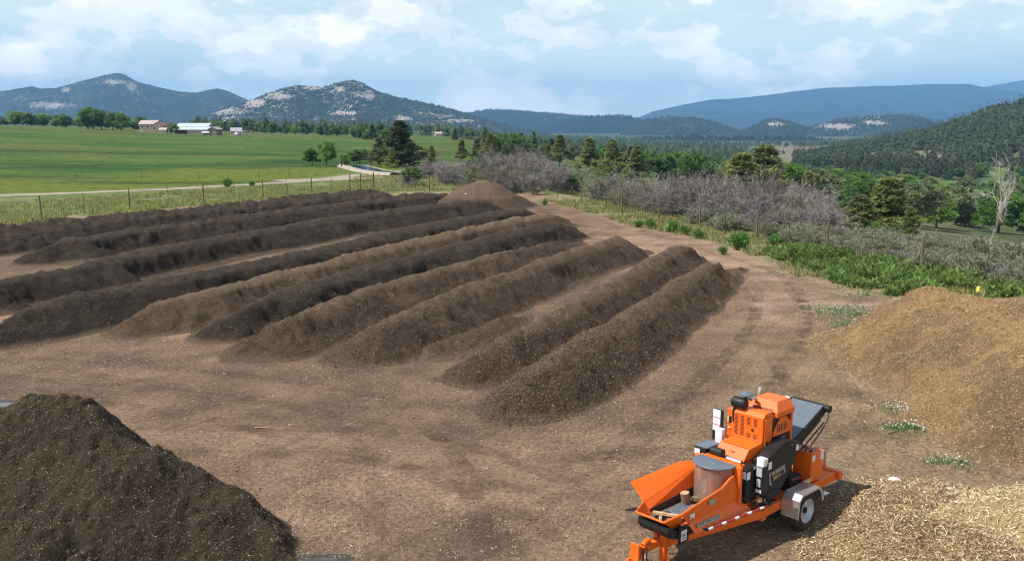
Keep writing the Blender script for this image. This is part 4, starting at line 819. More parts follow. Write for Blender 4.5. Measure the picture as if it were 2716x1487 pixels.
# ---------------------------------------------------------------- vegetation
def leaf_mat(name, trans=.35, tint=(1, 1, 1)):
    m = NM(name); c = m.mix(1.0, m.attr('Col'), tint, 'MULTIPLY')
    d = m.n('ShaderNodeBsdfDiffuse'); t = m.n('ShaderNodeBsdfTranslucent'); m.put(d.inputs[0], c); m.put(t.inputs[0], c)
    x = m.n('ShaderNodeMixShader'); x.inputs[0].default_value = trans; m.t.links.new(d.outputs[0], x.inputs[1]); m.t.links.new(t.outputs[0], x.inputs[2])
    m.t.links.new(x.outputs[0], m.out.inputs['Surface']); return m.m
LEAF = leaf_mat('foliage', .45, (2.35, 2.2, 2.2)); bm_ = NM('tree_bark'); BARK = bm_.done(bm_.mix(bm_.ramp(bm_.noise(5, 4), [(.4, 0), (.6, 1)]), (.07, .052, .042), (.14, .11, .09)), .95)
GREYW = NM('grey_twigs'); gtw = GREYW.attr('Col'); GREYW = GREYW.done(gtw, .95, spec=.1)
def leaf_tris(C, rad, n, size, r, flat=.7, droop=0.0, aspect=.45):
    """n leaf-shaped triangles around each clump centre C (k,3) of radius rad (k,)"""
    k = len(C); N = k * n
    d = r.normal(0, 1, (N, 3)); d /= np.linalg.norm(d, axis=1)[:, None]; rr = r.random(N) ** .45
    ci = np.repeat(np.arange(k), n); p = C[ci] + d * (rr * rad[ci])[:, None] * np.array([1, 1, flat])
    ax = d + r.normal(0, .7, (N, 3)); ax[:, 2] += .25 - droop; ax /= np.linalg.norm(ax, axis=1)[:, None]
    b = np.cross(ax, r.normal(0, 1, (N, 3))); b /= np.linalg.norm(b, axis=1)[:, None] + 1e-9
    s = size * (.6 + .8 * r.random(N))[:, None]
    V = np.stack([p - b * s * aspect, p + b * s * aspect, p + ax * s * 1.3], 1).reshape(-1, 3)
    return V, np.arange(3 * N).reshape(-1, 3), ci
def tint_cols(ci, n_c, base, r, var=.3, var2=.25):
    cl = 1 + var * (r.random(n_c) - .5) * 2; per = cl[ci] * (1 + var2 * (r.random(len(ci)) - .5) * 2)
    hue = (r.random(n_c) - .5)[ci]
    c = np.array(base)[None] * per[:, None]; c = c * np.stack([1 + .18 * hue, 1 + .0 * hue, 1 - .2 * hue], 1)
    return np.repeat(c, 3, 0)
def trunk_mesh(name, segs, mat=None, cols=None):
    b = MB()
    for pts, r0, r1 in segs: b.tube(pts, r0, 6, True, r1)
    me = bpy.data.meshes.new(name); me.from_pydata(b.v, [], b.f); me.materials.append(mat or BARK); me.update(); return me
def data_of(name, V, F, C, mat=None):
    o = mesh_np(name, V, F, mat or LEAF, attrs={'Col': C}); me = o.data; bpy.data.objects.remove(o); return me
def pine(seed, base=(.050, .066, .030), H=10., R0=2.7, full=1.0, n=70, k=170, low=.09, size=.235):
    r = np.random.default_rng(seed); u_ = r.random(k) ** .85; z = H * (low + (1 - low) * u_)
    prof = R0 * (1 - u_) ** .62 * (.55 + .45 * np.sin(np.pi * np.clip(u_ * 1.3 + .28, 0, 1))) * (.8 + .5 * fbm(u_ * 5, u_ * 0 + seed, 2, seed))
    a = r.random(k) * 6.283; lob = 1 + .25 * np.sin(a * 2 + seed) + .15 * np.sin(a * 3 + z)
    rad = prof * lob * (.35 + .65 * r.random(k) ** .6); C = np.stack([rad * np.cos(a), rad * np.sin(a), z + .12 * rad], 1)
    cr = (.42 + .4 * r.random(k)) * full * (1 - .45 * u_) * R0 / 2.7
    V, F, ci = leaf_tris(C, cr, n, size, r, .62); col = tint_cols(ci, k, base, r)
    segs = [([(0, 0, -.6), (.08, .02, H * .4), (.02, .08, H * .97)], .24, .04)]
    for i in range(0, k, 4): segs.append(([(0, 0, max(z[i] - .5, .8)), (C[i][0] * .5, C[i][1] * .5, z[i] - .15), tuple(C[i])], .05, .015))
    return data_of('crown', V, F, col), trunk_mesh('trunk', segs)
def broadleaf(seed, base=(.055, .105, .025), H=10., R0=3.6, n=70, k=120, low=.07, size=.34):
    r = np.random.default_rng(seed); nb = 7; bc = np.stack([(r.random(nb) - .5) * R0 * 1.3, (r.random(nb) - .5) * R0 * 1.3, H * (.26 + .52 * r.random(nb))], 1); bc[0] = (0, 0, H * .72)
    br = R0 * (.38 + .3 * r.random(nb)); i = r.integers(0, nb, k); d = r.normal(0, 1, (k, 3)); d /= np.linalg.norm(d, axis=1)[:, None]
    C = bc[i] + d * (br[i] * r.random(k) ** .35)[:, None] * np.array([1, 1, 1.05]); C[:, 2] = np.clip(C[:, 2], H * low, H * .97)
    cr = (.5 + .5 * r.random(k)) * R0 / 3.6; V, F, ci = leaf_tris(C, cr, n, size, r, .8); col = tint_cols(ci, k, base, r)
    segs = [([(0, 0, -.6), (.1, 0, H * .3), (0, .1, H * .7)], .26, .06)] + [([(0, 0, H * .2), tuple(q * .6 + np.array([0, 0, H * .1])), tuple(q)], .10, .03) for q in bc]
    return data_of('crown', V, F, col), trunk_mesh('trunk', segs)
def bare_tree(seed, H=4.8, n_main=6, spread=.55, col=(.20, .175, .170), twigs=2600, leaf=0, thick=1.0, lean=0.0):
    r = np.random.default_rng(seed); b = MB(); tips = []
    def grow(p, d, L, rad, lev):
        pts = [p]; q = np.array(p, float); dd = np.array(d, float)
        for _ in range(3):
            dd = dd + r.normal(0, .22, 3); dd[2] += .06; dd /= np.linalg.norm(dd); q = q + dd * L / 3; pts.append(tuple(q))
        b.tube(pts, rad, 4 if lev < 2 else 3, False, rad * .55)
        if lev >= 3: tips.append((pts[1], pts[-1]))
        else:
            if lev >= 2: tips.append((pts[1], pts[-1]))
            for k_ in range(int(r.integers(3, 5))):
                t_ = pts[int(r.integers(1, 4))]; nd = dd + r.normal(0, spread, 3); nd[2] = abs(nd[2]) * .9 + .05; nd /= np.linalg.norm(nd)
                grow(t_, nd, L * (.55 + .25 * r.random()), rad * .55, lev + 1)
    for k_ in range(n_main):
        a = r.random() * 6.283; d = np.array([math.cos(a) * (.35 + lean), math.sin(a) * .35, 1.]); d /= np.linalg.norm(d)
        grow((.25 * math.cos(a), .25 * math.sin(a), -.3), d, H * .40 * (.8 + .4 * r.random()), .055 * thick, 0)
    me = bpy.data.meshes.new('branches'); me.from_pydata(b.v, [], b.f); me.materials.append(GREYW)
    at_ = me.color_attributes.new('Col', 'FLOAT_COLOR', 'POINT'); c4 = np.ones((len(b.v), 4), np.float32); c4[:, :3] = np.array(col) * .75; at_.data.foreach_set('color', c4.ravel()); me.update()
    T0 = np.array([t_[0] for t_ in tips]); T1 = np.array([t_[1] for t_ in tips]); i = r.integers(0, len(tips), twigs); f = r.random(twigs)[:, None]
    p = T0[i] * (1 - f) + T1[i] * f; d = (T1[i] - T0[i]); d /= np.linalg.norm(d, axis=1)[:, None] + 1e-9; d = d + r.normal(0, .75, (twigs, 3)); d[:, 2] += .25; d /= np.linalg.norm(d, axis=1)[:, None]
    bb = np.cross(d, r.normal(0, 1, (twigs, 3))); bb /= np.linalg.norm(bb, axis=1)[:, None] + 1e-9; L = (.22 + .45 * r.random(twigs))[:, None] * H / 4.8; w_ = .013
    V = np.stack([p - bb * w_, p + bb * w_, p + d * L + bb * .006, p + d * L - bb * .006], 1).reshape(-1, 3); F = np.arange(4 * twigs).reshape(-1, 4)
    C = np.repeat(np.array(col)[None] * (.75 + .6 * r.random((twigs, 1))), 4, 0); tw = data_of('twigs', V, F, C, GREYW)
    lv = None
    if leaf:
        i = r.integers(0, len(tips), leaf); Vl, Fl, ci = leaf_tris(T1[i], np.full(leaf, .3), 8, .12, r); lv = data_of('leaves', Vl, Fl, tint_cols(ci, leaf, (.075, .095, .045), r))
    return me, tw, lv
def plant(name, parts, loc, s, rz, label, cat, group=None, sz=None):
    e = empty(name, loc, rz); e.scale = (s, s, sz or s)
    for pn, me, stuff in parts:
        if me is None: continue
        o = link(pn, me, e)
        if stuff: o['kind'] = 'stuff'
    return tag(e, label, cat, group)
PINES = [pine(s, H=10, R0=R_, base=b) for s, R_, b in ((1, 2.7, (.098, .118, .044)), (2, 2.3, (.088, .112, .048)), (3, 3.1, (.088, .106, .044)), (4, 2.0, (.108, .122, .056)))]
DARKP = [pine(s, H=10, R0=R_, base=(.036, .050, .024), n=70, k=170) for s, R_ in ((11, 3.2), (12, 2.8))]
BROAD = [broadleaf(s, base=b) for s, b in ((21, (.064, .115, .030)), (22, (.085, .135, .036)), (23, (.050, .090, .030)), (24, (.100, .125, .064)))]
OAKS = [bare_tree(s, H=h, col=c, twigs=t_, thick=1.35, leaf=l_, spread=sp_) for s, h, c, t_, l_, sp_ in ((31, 4.8, (.225, .197, .192), 2300, 0, .5), (32, 4.4, (.285, .255, .235), 1500, 0, .62), (33, 5.2, (.185, .163, .155), 2400, 0, .5), (34, 4.0, (.24, .22, .185), 1800, 120, .55), (35, 4.6, (.26, .225, .225), 1500, 0, .45))]
BRUSH = [bare_tree(s, H=2.6, n_main=7, spread=.6, col=(.26, .238, .215), twigs=2000, leaf=110, thick=.6) for s in (41, 42, 43)]
tp = lambda m: [('crown', m[0], True), ('trunk', m[1], False)]
gp_ = lambda x, y, dz=0.: (x, y, float(T(x, y)) + dz)
# ---------------------------------------------------------------- trees, each where it stands
TREES = [
 (-20.6, 165, 8.3, 'D', 0, 2.0, 'tallest dark pine standing at the end of the green field beside the canal'),
 (-25.3, 170, 5.2, 'P', 1, 1.82, 'smaller grey green pine touching the left side of the tall dark pine'),
 (-21.2, 158, 3.5, 'P', 0, 1.96, 'low bushy pine in front of the tall dark pine'),
 (-18.6, 163, 3.0, 'D', 1, 2.38, 'dark spreading pine at the right foot of the tall pine'),
 (-33.9, 163, 5.2, 'B', 1, 0.94, 'slim light green tree beside the canal turnout'),
 (-37.0, 166, 3.5, 'B', 0, 1.12, 'short green tree left of the slim light green tree'),
 (-29.4, 158, 2.7, 'B', 1, 1.0, 'young green sapling tree at the canal bank'),
 (-29.8, 175, 3.1, 'B', 2, 1.88, 'rounded dark green tree between the sapling and the pines'),
 (-13.5, 150, 4.2, 'P', 3, 1.54, 'sparse grey green pine rising alone above the grey scrub'),
 (-10.4, 185, 4.6, 'P', 3, 1.68, 'pale green pine at the left of the row behind the round heap'),
 (-7.5, 190, 4.7, 'P', 1, 1.82, 'middle pale green pine in the row behind the round heap'),
 (-4.4, 180, 6.0, 'P', 2, 1.33, 'tall narrow pine towering behind the round heap'),
 (-1.7, 195, 3.9, 'P', 1, 1.54, 'short pale pine right of the tall narrow pine'),
 (-2.6, 118, 2.5, 'D', 1, 1.19, 'dark juniper like pine just behind the round heap'),
 (3.1, 290, 7.5, 'D', 0, 1.12, 'lone dark pine in the middle distance right of the round heap'),
 (12.8, 240, 8.4, 'P', 0, 1.61, 'tall pine at the left of the four pines above the grey thicket'),
 (9.0, 225, 5.4, 'P', 3, 1.54, 'lower olive pine leaning on the tall left pine'),
 (17.7, 205, 8.2, 'P', 0, 1.89, 'broad olive pine second of the four above the thicket'),
 (21.2, 190, 8.3, 'P', 2, 1.68, 'olive pine third of the four above the thicket'),
 (24.0, 172, 7.5, 'P', 1, 1.89, 'olive pine rightmost of the four above the thicket'),
 (33.4, 118, 9.4, 'P', 2, 2.38, 'tallest broad pine rising behind the purple grey oaks'),
 (29.4, 114, 7.9, 'P', 0, 2.38, 'leafy left shoulder pine beside the broad tall pine'),
 (34.6, 104, 6.7, 'P', 3, 1.4, 'slender pine right of the broad pine behind the oaks'),
 (37.4, 88, 6.5, 'P', 0, 2.66, 'broad yellow green pine near the fence at right'),
 (33.0, 84, 4.3, 'P', 2, 2.52, 'lower olive pine left of the broad yellow green pine'),
 (36.9, 82, 3.7, 'P', 1, 1.54, 'small dark pine at the right foot of the yellow green pine'),
 (12.6, 80, 1.7, 'D', 1, 2.0, 'round olive juniper bush at the fence among grey oaks'),
]

rg = np.random.default_rng(77)
BUSHES = [(9.4, 65.5, 0.6, 'small green weed bush leftmost along the right yard edge'), (10.1, 64.7, 0.7, 'round green weed bush second from left at the yard edge'), (11.4, 62.5, 0.85, 'wide green weed bush third along the yard edge'), (12.0, 61.1, 0.7, 'green weed bush fourth along the yard edge'), (12.5, 59.0, 0.7, 'green weed bush fifth along the yard edge, right of the others'), (13.8, 53.6, 1.15, 'dark green bush at the left end of the weed bank'), (16.5, 55.4, 0.8, 'small round dark bush by a fence post above the weed bank'), (3.1, 84.5, 0.5, 'tiny green tuft bush near the far fence'), (-34.8, 109.2, 1.1, 'dark green bush beside the farm track'), (-32.3, 110.6, 0.7, 'low sage bush right of the farm track bush'), (12.4, 51.6, 0.5, 'small ragged weed at the yard edge below a fence post')]
FLOWERS = [(13.62, 35.29, 1.2, 0.9, 420), (12.96, 32.89, 0.7, 0.6, 160), (15.44, 44.53, 1.2, 1.0, 120), (10.59, 22.6, 0.5, 0.35, 260), (10.09, 21.25, 0.5, 0.25, 200), (9.82, 18.94, 0.5, 0.2, 70), (14.53, 38.68, 1.0, 0.7, 60), (15.46, 48.51, 1.5, 0.8, 60)]
for i, (x, y, h, k, v, ws, lab) in enumerate(TREES):
    m = {'P': PINES, 'D': DARKP, 'B': BROAD}[k][v]; s_ = h / 10.3
    plant({'P': 'pine_tree', 'D': 'pine_tree', 'B': 'green_tree'}[k], tp(m), gp_(x, y), s_ * ws, rg.random() * 6.28, lab, 'tree', sz=s_)
# bare Gambel oaks outside the right fence
def along_fence(t):
    P = np.array(RIGHT_FENCE[4:]); s = np.concatenate([[0], np.cumsum(np.hypot(*np.diff(P, axis=0).T))]); q = t * s[-1]
    return np.interp(q, s, P[:, 0]), np.interp(q, s, P[:, 1])
n_oak = 0
for i in range(1500):
    if n_oak >= 150: break
    t = rg.random(); fx, fy = along_fence(np.array(t)); off = 2.2 + 30 * rg.random() ** 1.5
    if fy > 92: x, y = fx + rg.normal(0, 1.5) - 4 * (rg.random() < .4), fy + off * .9
    else: x, y = fx + off * .92, fy + off * .38
    if fy < 57 or x / y > .355: continue
    h = (2.6 + 2.8 * rg.random()) * (.75 if off < 5 else 1)
    if off > 16: h *= 1.1
    vi = int(rg.integers(0, 5)); v = OAKS[vi]; s_ = h / 4.9; n_oak += 1
    plant('bare_oak', [('branches', v[0], False), ('twigs', v[1], True), ('leaves', v[2], True)], gp_(x, y, -.05), s_ * (.9 + .5 * rg.random()), rg.random() * 6.28, ['leafless purple grey oak in the thicket outside the right fence', 'pale grey open branched oak in the thicket outside the right fence', 'dark grey brown dense oak in the thicket outside the right fence', 'tan grey oak keeping a few leaves in the thicket', 'rosy grey upright oak in the thicket outside the right fence'][vi], 'oak', ['purple grey thicket oaks', 'pale grey thicket oaks', 'dark grey thicket oaks', 'tan grey thicket oaks', 'rosy grey thicket oaks'][vi], sz=s_)
for i in range(24):
    x = -14 + 14 * rg.random(); y = 108 + 26 * rg.random(); h = 2.0 + 1.3 * rg.random(); v = OAKS[int(rg.integers(0, 5))]; s_ = h / 4.9
    plant('bare_oak', [('branches', v[0], False), ('twigs', v[1], True)], gp_(x, y, -.05), s_ * 1.3, rg.random() * 6.28, 'low leafless grey oak in the scrub behind the far fence', 'oak', 'low leafless scrub oaks', sz=s_)
for i in range(95):
    t = .52 + .48 * rg.random(); fx, fy = along_fence(np.array(t)); off = .7 + 9 * rg.random() ** 1.2; x, y = fx + off * .95, fy + off * .3
    h = 1.0 + 1.0 * rg.random() + .05 * off; v = BRUSH[int(rg.integers(0, 3))]; s_ = h / 2.8
    plant('scrub_bush', [('branches', v[0], False), ('twigs', v[1], True), ('leaves', v[2], True)], gp_(x, y, -.05), s_ * 1.25, rg.random() * 6.28, 'grey half leafless scrub bush against the right fence', 'bush', 'grey scrub bushes along the right fence', sz=s_)
for i, (x, y, h, k) in enumerate([(-12.2, 110, 2.6, 2), (-7.6, 114, 2.4, 0), (-1.0, 113, 2.8, 2), (3.4, 110, 2.4, 0), (7.5, 103, 2.6, 2), (11.8, 92, 2.3, 0), (16.5, 84, 2.4, 2), (-5, 126, 3.2, 0), (22.5, 74, 2.4, 1), (28, 68, 2.0, 0)]):
    plant('green_shrub', tp(BROAD[k]), gp_(x, y), h / 10 * 1.3, i * 1.1, ['dark green shrub at the left end of the grey scrub', 'leafy shrub behind the left part of the far fence', 'dark green shrub behind the round compost heap', 'leafy shrub right of the round compost heap', 'dark green shrub outside the right fence corner', 'leafy shrub among oaks by the right fence', 'dark green shrub halfway along the oak thicket', 'leafy shrub deep in the scrub behind the far fence', 'light green shrub at the thicket edge above the weeds', 'leafy shrub at the right end of the oak thicket'][i], 'shrub', sz=h / 10)
# the white dead snag
dt = bare_tree(64, H=6.4, n_main=1, spread=.34, col=(.44, .41, .37), twigs=220, thick=2.2)
plant('dead_tree', [('branches', dt[0], False), ('twigs', dt[1], True)], gp_(32.6, 60.5), .85, .6, 'bleached white dead tree standing above the scrub at right', 'dead tree', sz=1.25)
# cottonwoods in the valley
cnt = 0
for i in range(1500):
    if cnt >= 230: break
    y = 135 + 400 * rg.random() ** 1.25; a = .17 + .47 * rg.random(); x = a * y
    if ((x - 102) / 30) ** 2 + ((y - 208) / 15) ** 2 < 1 or (y < 170 and a < .36): continue
    k = int(rg.integers(0, 5)); h = (4.5 + 4.5 * rg.random()) * (1 if y < 380 else .85); m = BROAD[k] if k < 4 else PINES[1]; cnt += 1
    plant('valley_tree', tp(m), gp_(x, y, -.3), h / 10 * 1.4, rg.random() * 6.28, ['leafy green tree on the valley floor', 'light green tree on the valley floor', 'dark green tree on the valley floor', 'pale grey green willow on the valley floor', 'pine tree on the valley floor'][k], 'tree', ['leafy valley trees', 'light green valley trees', 'dark green valley trees', 'pale valley willows', 'valley pines'][k], sz=h / 10)
cnt = 0
for i in range(900):
    if cnt >= 90: break
    y = 210 + 560 * rg.random(); a = -.085 + .29 * rg.random(); x = a * y
    if valley_d(x, y) < 6: continue
    k = int(rg.integers(0, 5)); h = 4 + 4.5 * rg.random(); cnt += 1; m = [BROAD[2], BROAD[3], PINES[1], DARKP[1], BROAD[0]][k]
    plant('distant_tree', tp(m), gp_(x, y, -.3), h / 10 * 1.15, rg.random() * 6.28, ['dark green tree in the middle distance beyond the pines', 'pale tree in the middle distance beyond the pines', 'olive pine in the middle distance', 'dark pine in the middle distance', 'leafy tree in the middle distance'][k], 'tree', ['dark middle distance trees', 'pale middle distance trees', 'olive middle distance pines', 'dark middle distance pines', 'leafy middle distance trees'][k], sz=h / 10)
# shade trees at the farm and the tree lines behind the field
for x, y, h, v, lab in ((-193, 415, 10.6, 0, 'tall round shade tree left of the farmhouse'), (-188, 412, 10.0, 2, 'dark shade tree second from the farmhouse'), (-198, 420, 9.6, 1, 'leftmost of the big farm shade trees'), (-181, 408, 9.0, 2, 'dark round shade tree beside the farmhouse'), (-176, 405, 8.4, 0, 'shade tree touching the farmhouse wall'), (-152.5, 402, 5.2, 3, 'small pale tree between farmhouse and barn'), (-149, 398, 4.6, 0, 'low green tree in front of the barn roof')):
    m = BROAD[v]; plant('shade_tree', tp(m), gp_(x, y), h / 10 * 1.35, rg.random() * 6.28, lab, 'tree', sz=h / 10)
for i in range(34):
    a = -.60 + .19 * i / 33 + rg.normal(0, .004); y = 470 + 70 * rg.random(); h = 4.5 + 4 * rg.random(); m = BROAD[int(rg.integers(0, 4))]
    plant('hedgerow_tree', tp(m), gp_(a * y, y, -.3), h / 10 * 1.6, rg.random() * 6.28, 'green tree in the row along the far left field edge', 'tree', 'trees along the far left field edge', sz=h / 10)
for i in range(62):
    a = -.345 + .225 * i / 61 + rg.normal(0, .004); y = 500 + 110 * rg.random() - 120 * sstep(-.22, -.14, np.array(a)); h = 3.8 + 3.4 * rg.random(); m = (BROAD + DARKP)[int(rg.integers(0, 6))]
    plant('hedgerow_tree', tp(m), gp_(a * y, y, -.3), h / 10 * 1.2, rg.random() * 6.28, 'tree in the dark line behind the field right of the barns', 'tree', 'tree line right of the barns', sz=h / 10)
# conifers on the near hillside
def small_conifer(seed, base):
    r = np.random.default_rng(seed); k = 26; u_ = r.random(k); z = 9 * (.16 + .82 * u_); a = r.random(k) * 6.28; rad = 2.1 * (1 - u_) ** .7 * (.3 + .7 * r.random(k))
    C = np.stack([rad * np.cos(a), rad * np.sin(a), z], 1); V, F, ci = leaf_tris(C, .55 + .5 * (1 - u_), 16, .55, r, .8)
    return data_of('crown', V, F, tint_cols(ci, k, base, r, .35)), trunk_mesh('trunk', [([(0, 0, -1), (0, 0, 8)], .2, .05)])
SMC = [small_conifer(s, b) for s, b in ((71, (.046, .062, .034)), (72, (.056, .070, .038)), (73, (.042, .060, .036)), (74, (.070, .074, .048)))]
hp_ = []
for i in range(14000):
    y = 430 + 520 * rg.random(); a = .315 + .33 * rg.random(); x = a * y
    bare = fbm(np.array(x / 55), np.array(y / 55), 3, 5) > (.54 - .08 * sstep(.5, .6, np.array(a)) * sstep(700, 820, np.array(y)))
    if y < 455 + 250 * max(0, .34 - a) / .06 + 70 * rg.random() ** 2 or (bare and rg.random() < .9): continue
    hp_.append((x, y, 6.5 + 5 * rg.random()))
hp_ = hp_[:3600]; near = sorted(range(len(hp_)), key=lambda i: hp_[i][1] - 20 * hp_[i][2])[:290]; nset = set(near)
for i in near:
    x, y, h = hp_[i]; m = SMC[int(rg.integers(0, 4))]
    plant('hillside_conifer', tp(m), gp_(x, y, -.2), h / 9 * .9, rg.random() * 6.28, 'dark conifer on the lower slope of the forested hill at right', 'conifer', 'conifers on the right hillside', sz=h / 9 * .82)
def cone_forest(name, P, base, seed, tiers=2, n=5, wide=.26):
    r = np.random.default_rng(seed); P = np.array(P); N = len(P); V = []; F = []; off = 0
    ang = np.arange(n) * 2 * math.pi / n
    for t in range(tiers):
        zb = .12 + .40 * t; zt = 1.0 if t == tiers - 1 else .68; rr = wide * (1 - .42 * t)
        a = ang[None] + r.random((N, 1)) * 6.28; rad = P[:, 3:4] * rr * (.65 + .7 * r.random((N, n)))
        ring = np.stack([P[:, 0:1] + rad * np.cos(a), P[:, 1:2] + rad * np.sin(a), P[:, 2:3] + P[:, 3:4] * (zb + .10 * (r.random((N, n)) - .5))], -1)
        tip = np.stack([P[:, 0] + .05 * P[:, 3] * (r.random(N) - .5), P[:, 1], P[:, 2] + P[:, 3] * zt], -1)[:, None]
        vv_ = np.concatenate([ring, tip], 1); b = off + np.arange(N)[:, None] * (n + 1)
        for k in range(n): F.append(np.concatenate([b + k, b + (k + 1) % n, b + n], 1))
        V.append(vv_.reshape(-1, 3)); off += N * (n + 1)
    V = np.concatenate(V); F = np.concatenate(F); c = np.repeat(np.array(base)[None] * (.6 + .8 * r.random((N, 1))), n + 1, 0); c = np.concatenate([c] * tiers)
    return tag(mesh_np(name, V, F, LEAF, attrs={'Col': c}), kind='stuff')
rest = [(x, y, float(T(x, y)) - .2, h) for i, (x, y, h) in enumerate(hp_) if i not in nset]
tag(cone_forest('hillside_forest', rest, (.030, .040, .024), 5, 3, 6, .26), 'dark conifer forest covering the hill at right', 'forest')
def scatter_mtn(key, N, hmin, hmax, base, seed, thr=.42, jmax=.04):
    V, bare, J = MSURF[key]; r = np.random.default_rng(seed); ni, nj = J.shape; vis = np.where(J[0] < jmax)[0].max()
    i = r.random(N) * (ni - 1.01); j = r.random(N) ** .8 * (vis - .01); i0 = i.astype(int); j0 = j.astype(int); fi = (i - i0)[:, None]; fj = (j - j0)[:, None]
    p = (V[i0, j0] * (1 - fi) + V[i0 + 1, j0] * fi) * (1 - fj) + (V[i0, j0 + 1] * (1 - fi) + V[i0 + 1, j0 + 1] * fi) * fj
    keep = r.random(N) > np.clip((bare[i0, j0] - thr) * 4, 0, .93); p = p[keep]; h = hmin + (hmax - hmin) * r.random(len(p))
    return cone_forest('mountain_forest', np.concatenate([p - [0, 0, .6], h[:, None]], 1), base, seed, 1, 5, .34)
scatter_mtn('B', 11000, 5, 8.5, (.026, .036, .025), 1, .30); scatter_mtn('A', 16000, 6, 10, (.012, .022, .016), 2, .35); scatter_mtn('F1', 2500, 7, 11, (.02, .03, .018), 3, .3); scatter_mtn('F2', 1800, 7, 11, (.02, .03, .018), 4, .3); scatter_mtn('F3', 3500, 7, 11, (.02, .03, .018), 5, .3)
scatter_mtn('C', 3500, 10, 16, (.012, .02, .016), 6, .4); scatter_mtn('C2', 3000, 10, 15, (.010, .018, .015), 7, .4); scatter_mtn('G0', 2500, 8, 13, (.012, .02, .015), 8, .4)
# far woods on the valley plain, a mass of crowns
fw = []
for i in range(5200):
    y = 600 + 1900 * rg.random() ** 1.2; a = -.36 + .78 * rg.random(); x = a * y
    if fbm(np.array(x / 200), np.array(y / 200), 3, 19) < .46 or (a > .27 and y < 1000): continue
    fw.append((x, y, float(T(x, y)) - .3, 5 + 6 * rg.random()))
tag(cone_forest('distant_woods', fw, (.030, .046, .024), 9, 2, 6, .42), 'dark woods on the far valley plain below the mountains', 'woods')
# ---------------------------------------------------------------- weeds, grass, flowers
def tufts(name, P, hgt, base, seed, blades=5, width=.03, var=.35):
    r = np.random.default_rng(seed); P = np.array(P); N = len(P) * blades; ci = np.repeat(np.arange(len(P)), blades)
    a = r.random(N) * 6.28; h = (hgt[ci] if np.ndim(hgt) else hgt) * (.5 + .7 * r.random(N)); lean = .55 * r.random(N) * h; z = T(P[:, 0], P[:, 1])[ci]
    x = P[ci, 0] + r.normal(0, .10, N); y = P[ci, 1] + r.normal(0, .10, N); wx, wy = -np.sin(a) * width, np.cos(a) * width
    V = np.stack([np.stack([x - wx, y - wy, z - .03], -1), np.stack([x + wx, y + wy, z - .03], -1), np.stack([x + np.cos(a) * lean, y + np.sin(a) * lean, z + h], -1)], 1)
    return tag(mesh_np(name, V.reshape(-1, 3), np.arange(3 * N).reshape(-1, 3), LEAF, ground, attrs={'Col': tint_cols(ci, len(P), base, r, var)}), kind='stuff')
def sample(n, f):
    out = []
    while len(out) < n: out += f(n)
    return np.array(out[:n])
def strip_left(n):
    t = rg.random(n); P = np.array(LEFT_FENCE); s = np.linspace(0, 1, len(P)); fx, fy = np.interp(t, s, P[:, 0]), np.interp(t, s, P[:, 1]); d = -1.5 + 17 * rg.random(n)
    x, y = fx - .842 * d, fy + .54 * d; k = (fbm(x / 3, y / 3, 3, 61) + .25 * rg.random(n) > .50); return list(zip(x[k], y[k]))
tufts('grass', sample(7000, strip_left), .34, (.135, .150, .058), 1, 5, .045)
def strip_far(n):
    x = -22 + 34 * rg.random(n); y = 101 + 30 * rg.random(n); k = (fbm(x / 4, y / 4, 3, 62) + .2 * rg.random(n) > .52); return list(zip(x[k], y[k]))
tufts('grass', sample(3500, strip_far), .4, (.14, .145, .06), 2, 5, .05)
def strip_right(n):
    y = 38 + 52 * rg.random(n); x = np.interp(-y, [-p[1] for p in WEED_EDGE], [p[0] for p in WEED_EDGE]) + 8 * rg.random(n) - .5
    k = (valley_d(x, y) < 6) & (fbm(x / 2.5, y / 2.5, 3, 63) + .2 * rg.random(n) > .54); return list(zip(x[k], y[k]))
tufts('grass', sample(3500, strip_right), .3, (.13, .14, .055), 3, 5, .04)
def weed_cloud(name, C, rad, n, base, seed, size=.15, parent=None):
    r = np.random.default_rng(seed); V, F, ci = leaf_tris(np.array(C), np.array(rad), n, size, r, .9, aspect=.35); return tag(mesh_np(name, V, F, LEAF, parent, attrs={'Col': tint_cols(ci, len(C), base, r, .45)}), kind='stuff')
def weed_pts(n):
    y = 35.5 + 22 * rg.random(n); ex = np.interp(-y, [-p[1] for p in WEED_EDGE], [p[0] for p in WEED_EDGE]); fxx = np.interp(-y, [-p[1] for p in RIGHT_FENCE[::1] if p[1] < 99], [p[0] for p in RIGHT_FENCE if p[1] < 99])
    t = rg.random(n); x = ex + (fxx - ex) * (.12 + .92 * t); k = (fbm(x / 2.2, y / 2.2, 3, 64) + .12 * rg.random(n) > .53) & (y < 56 - 6 * t); return list(zip(x[k], y[k], t[k]))
wp = sample(700, weed_pts); wr = .16 + .34 * rg.random(len(wp)) * (.25 + wp[:, 2]); wc = np.stack([wp[:, 0], wp[:, 1], T(wp[:, 0], wp[:, 1]) + wr * .75], -1)
tag(weed_cloud('weed_bank', wc, wr, 46, (.072, .112, .032), 4), 'dense bank of green weeds between the yard and the right fence', 'weeds')
BUSH = []
for s in (81, 82, 83):
    r = np.random.default_rng(s); k = 22; d = r.normal(0, 1, (k, 3)); d /= np.linalg.norm(d, axis=1)[:, None]; C = d * np.array([.38, .38, .3]) * (r.random((k, 1)) ** .4) + np.array([0, 0, .38]); C[:, 2] = np.maximum(C[:, 2], .1)
    V, F, ci = leaf_tris(C, np.full(k, .2), 40, .10, r, .9, aspect=.35); BUSH.append((data_of('leaves', V, F, tint_cols(ci, k, (.052, .110, .028), r, .3)), trunk_mesh('stems', [([(0, 0, -.1), tuple(C[q])], .012, .005) for q in range(0, k, 3)])))
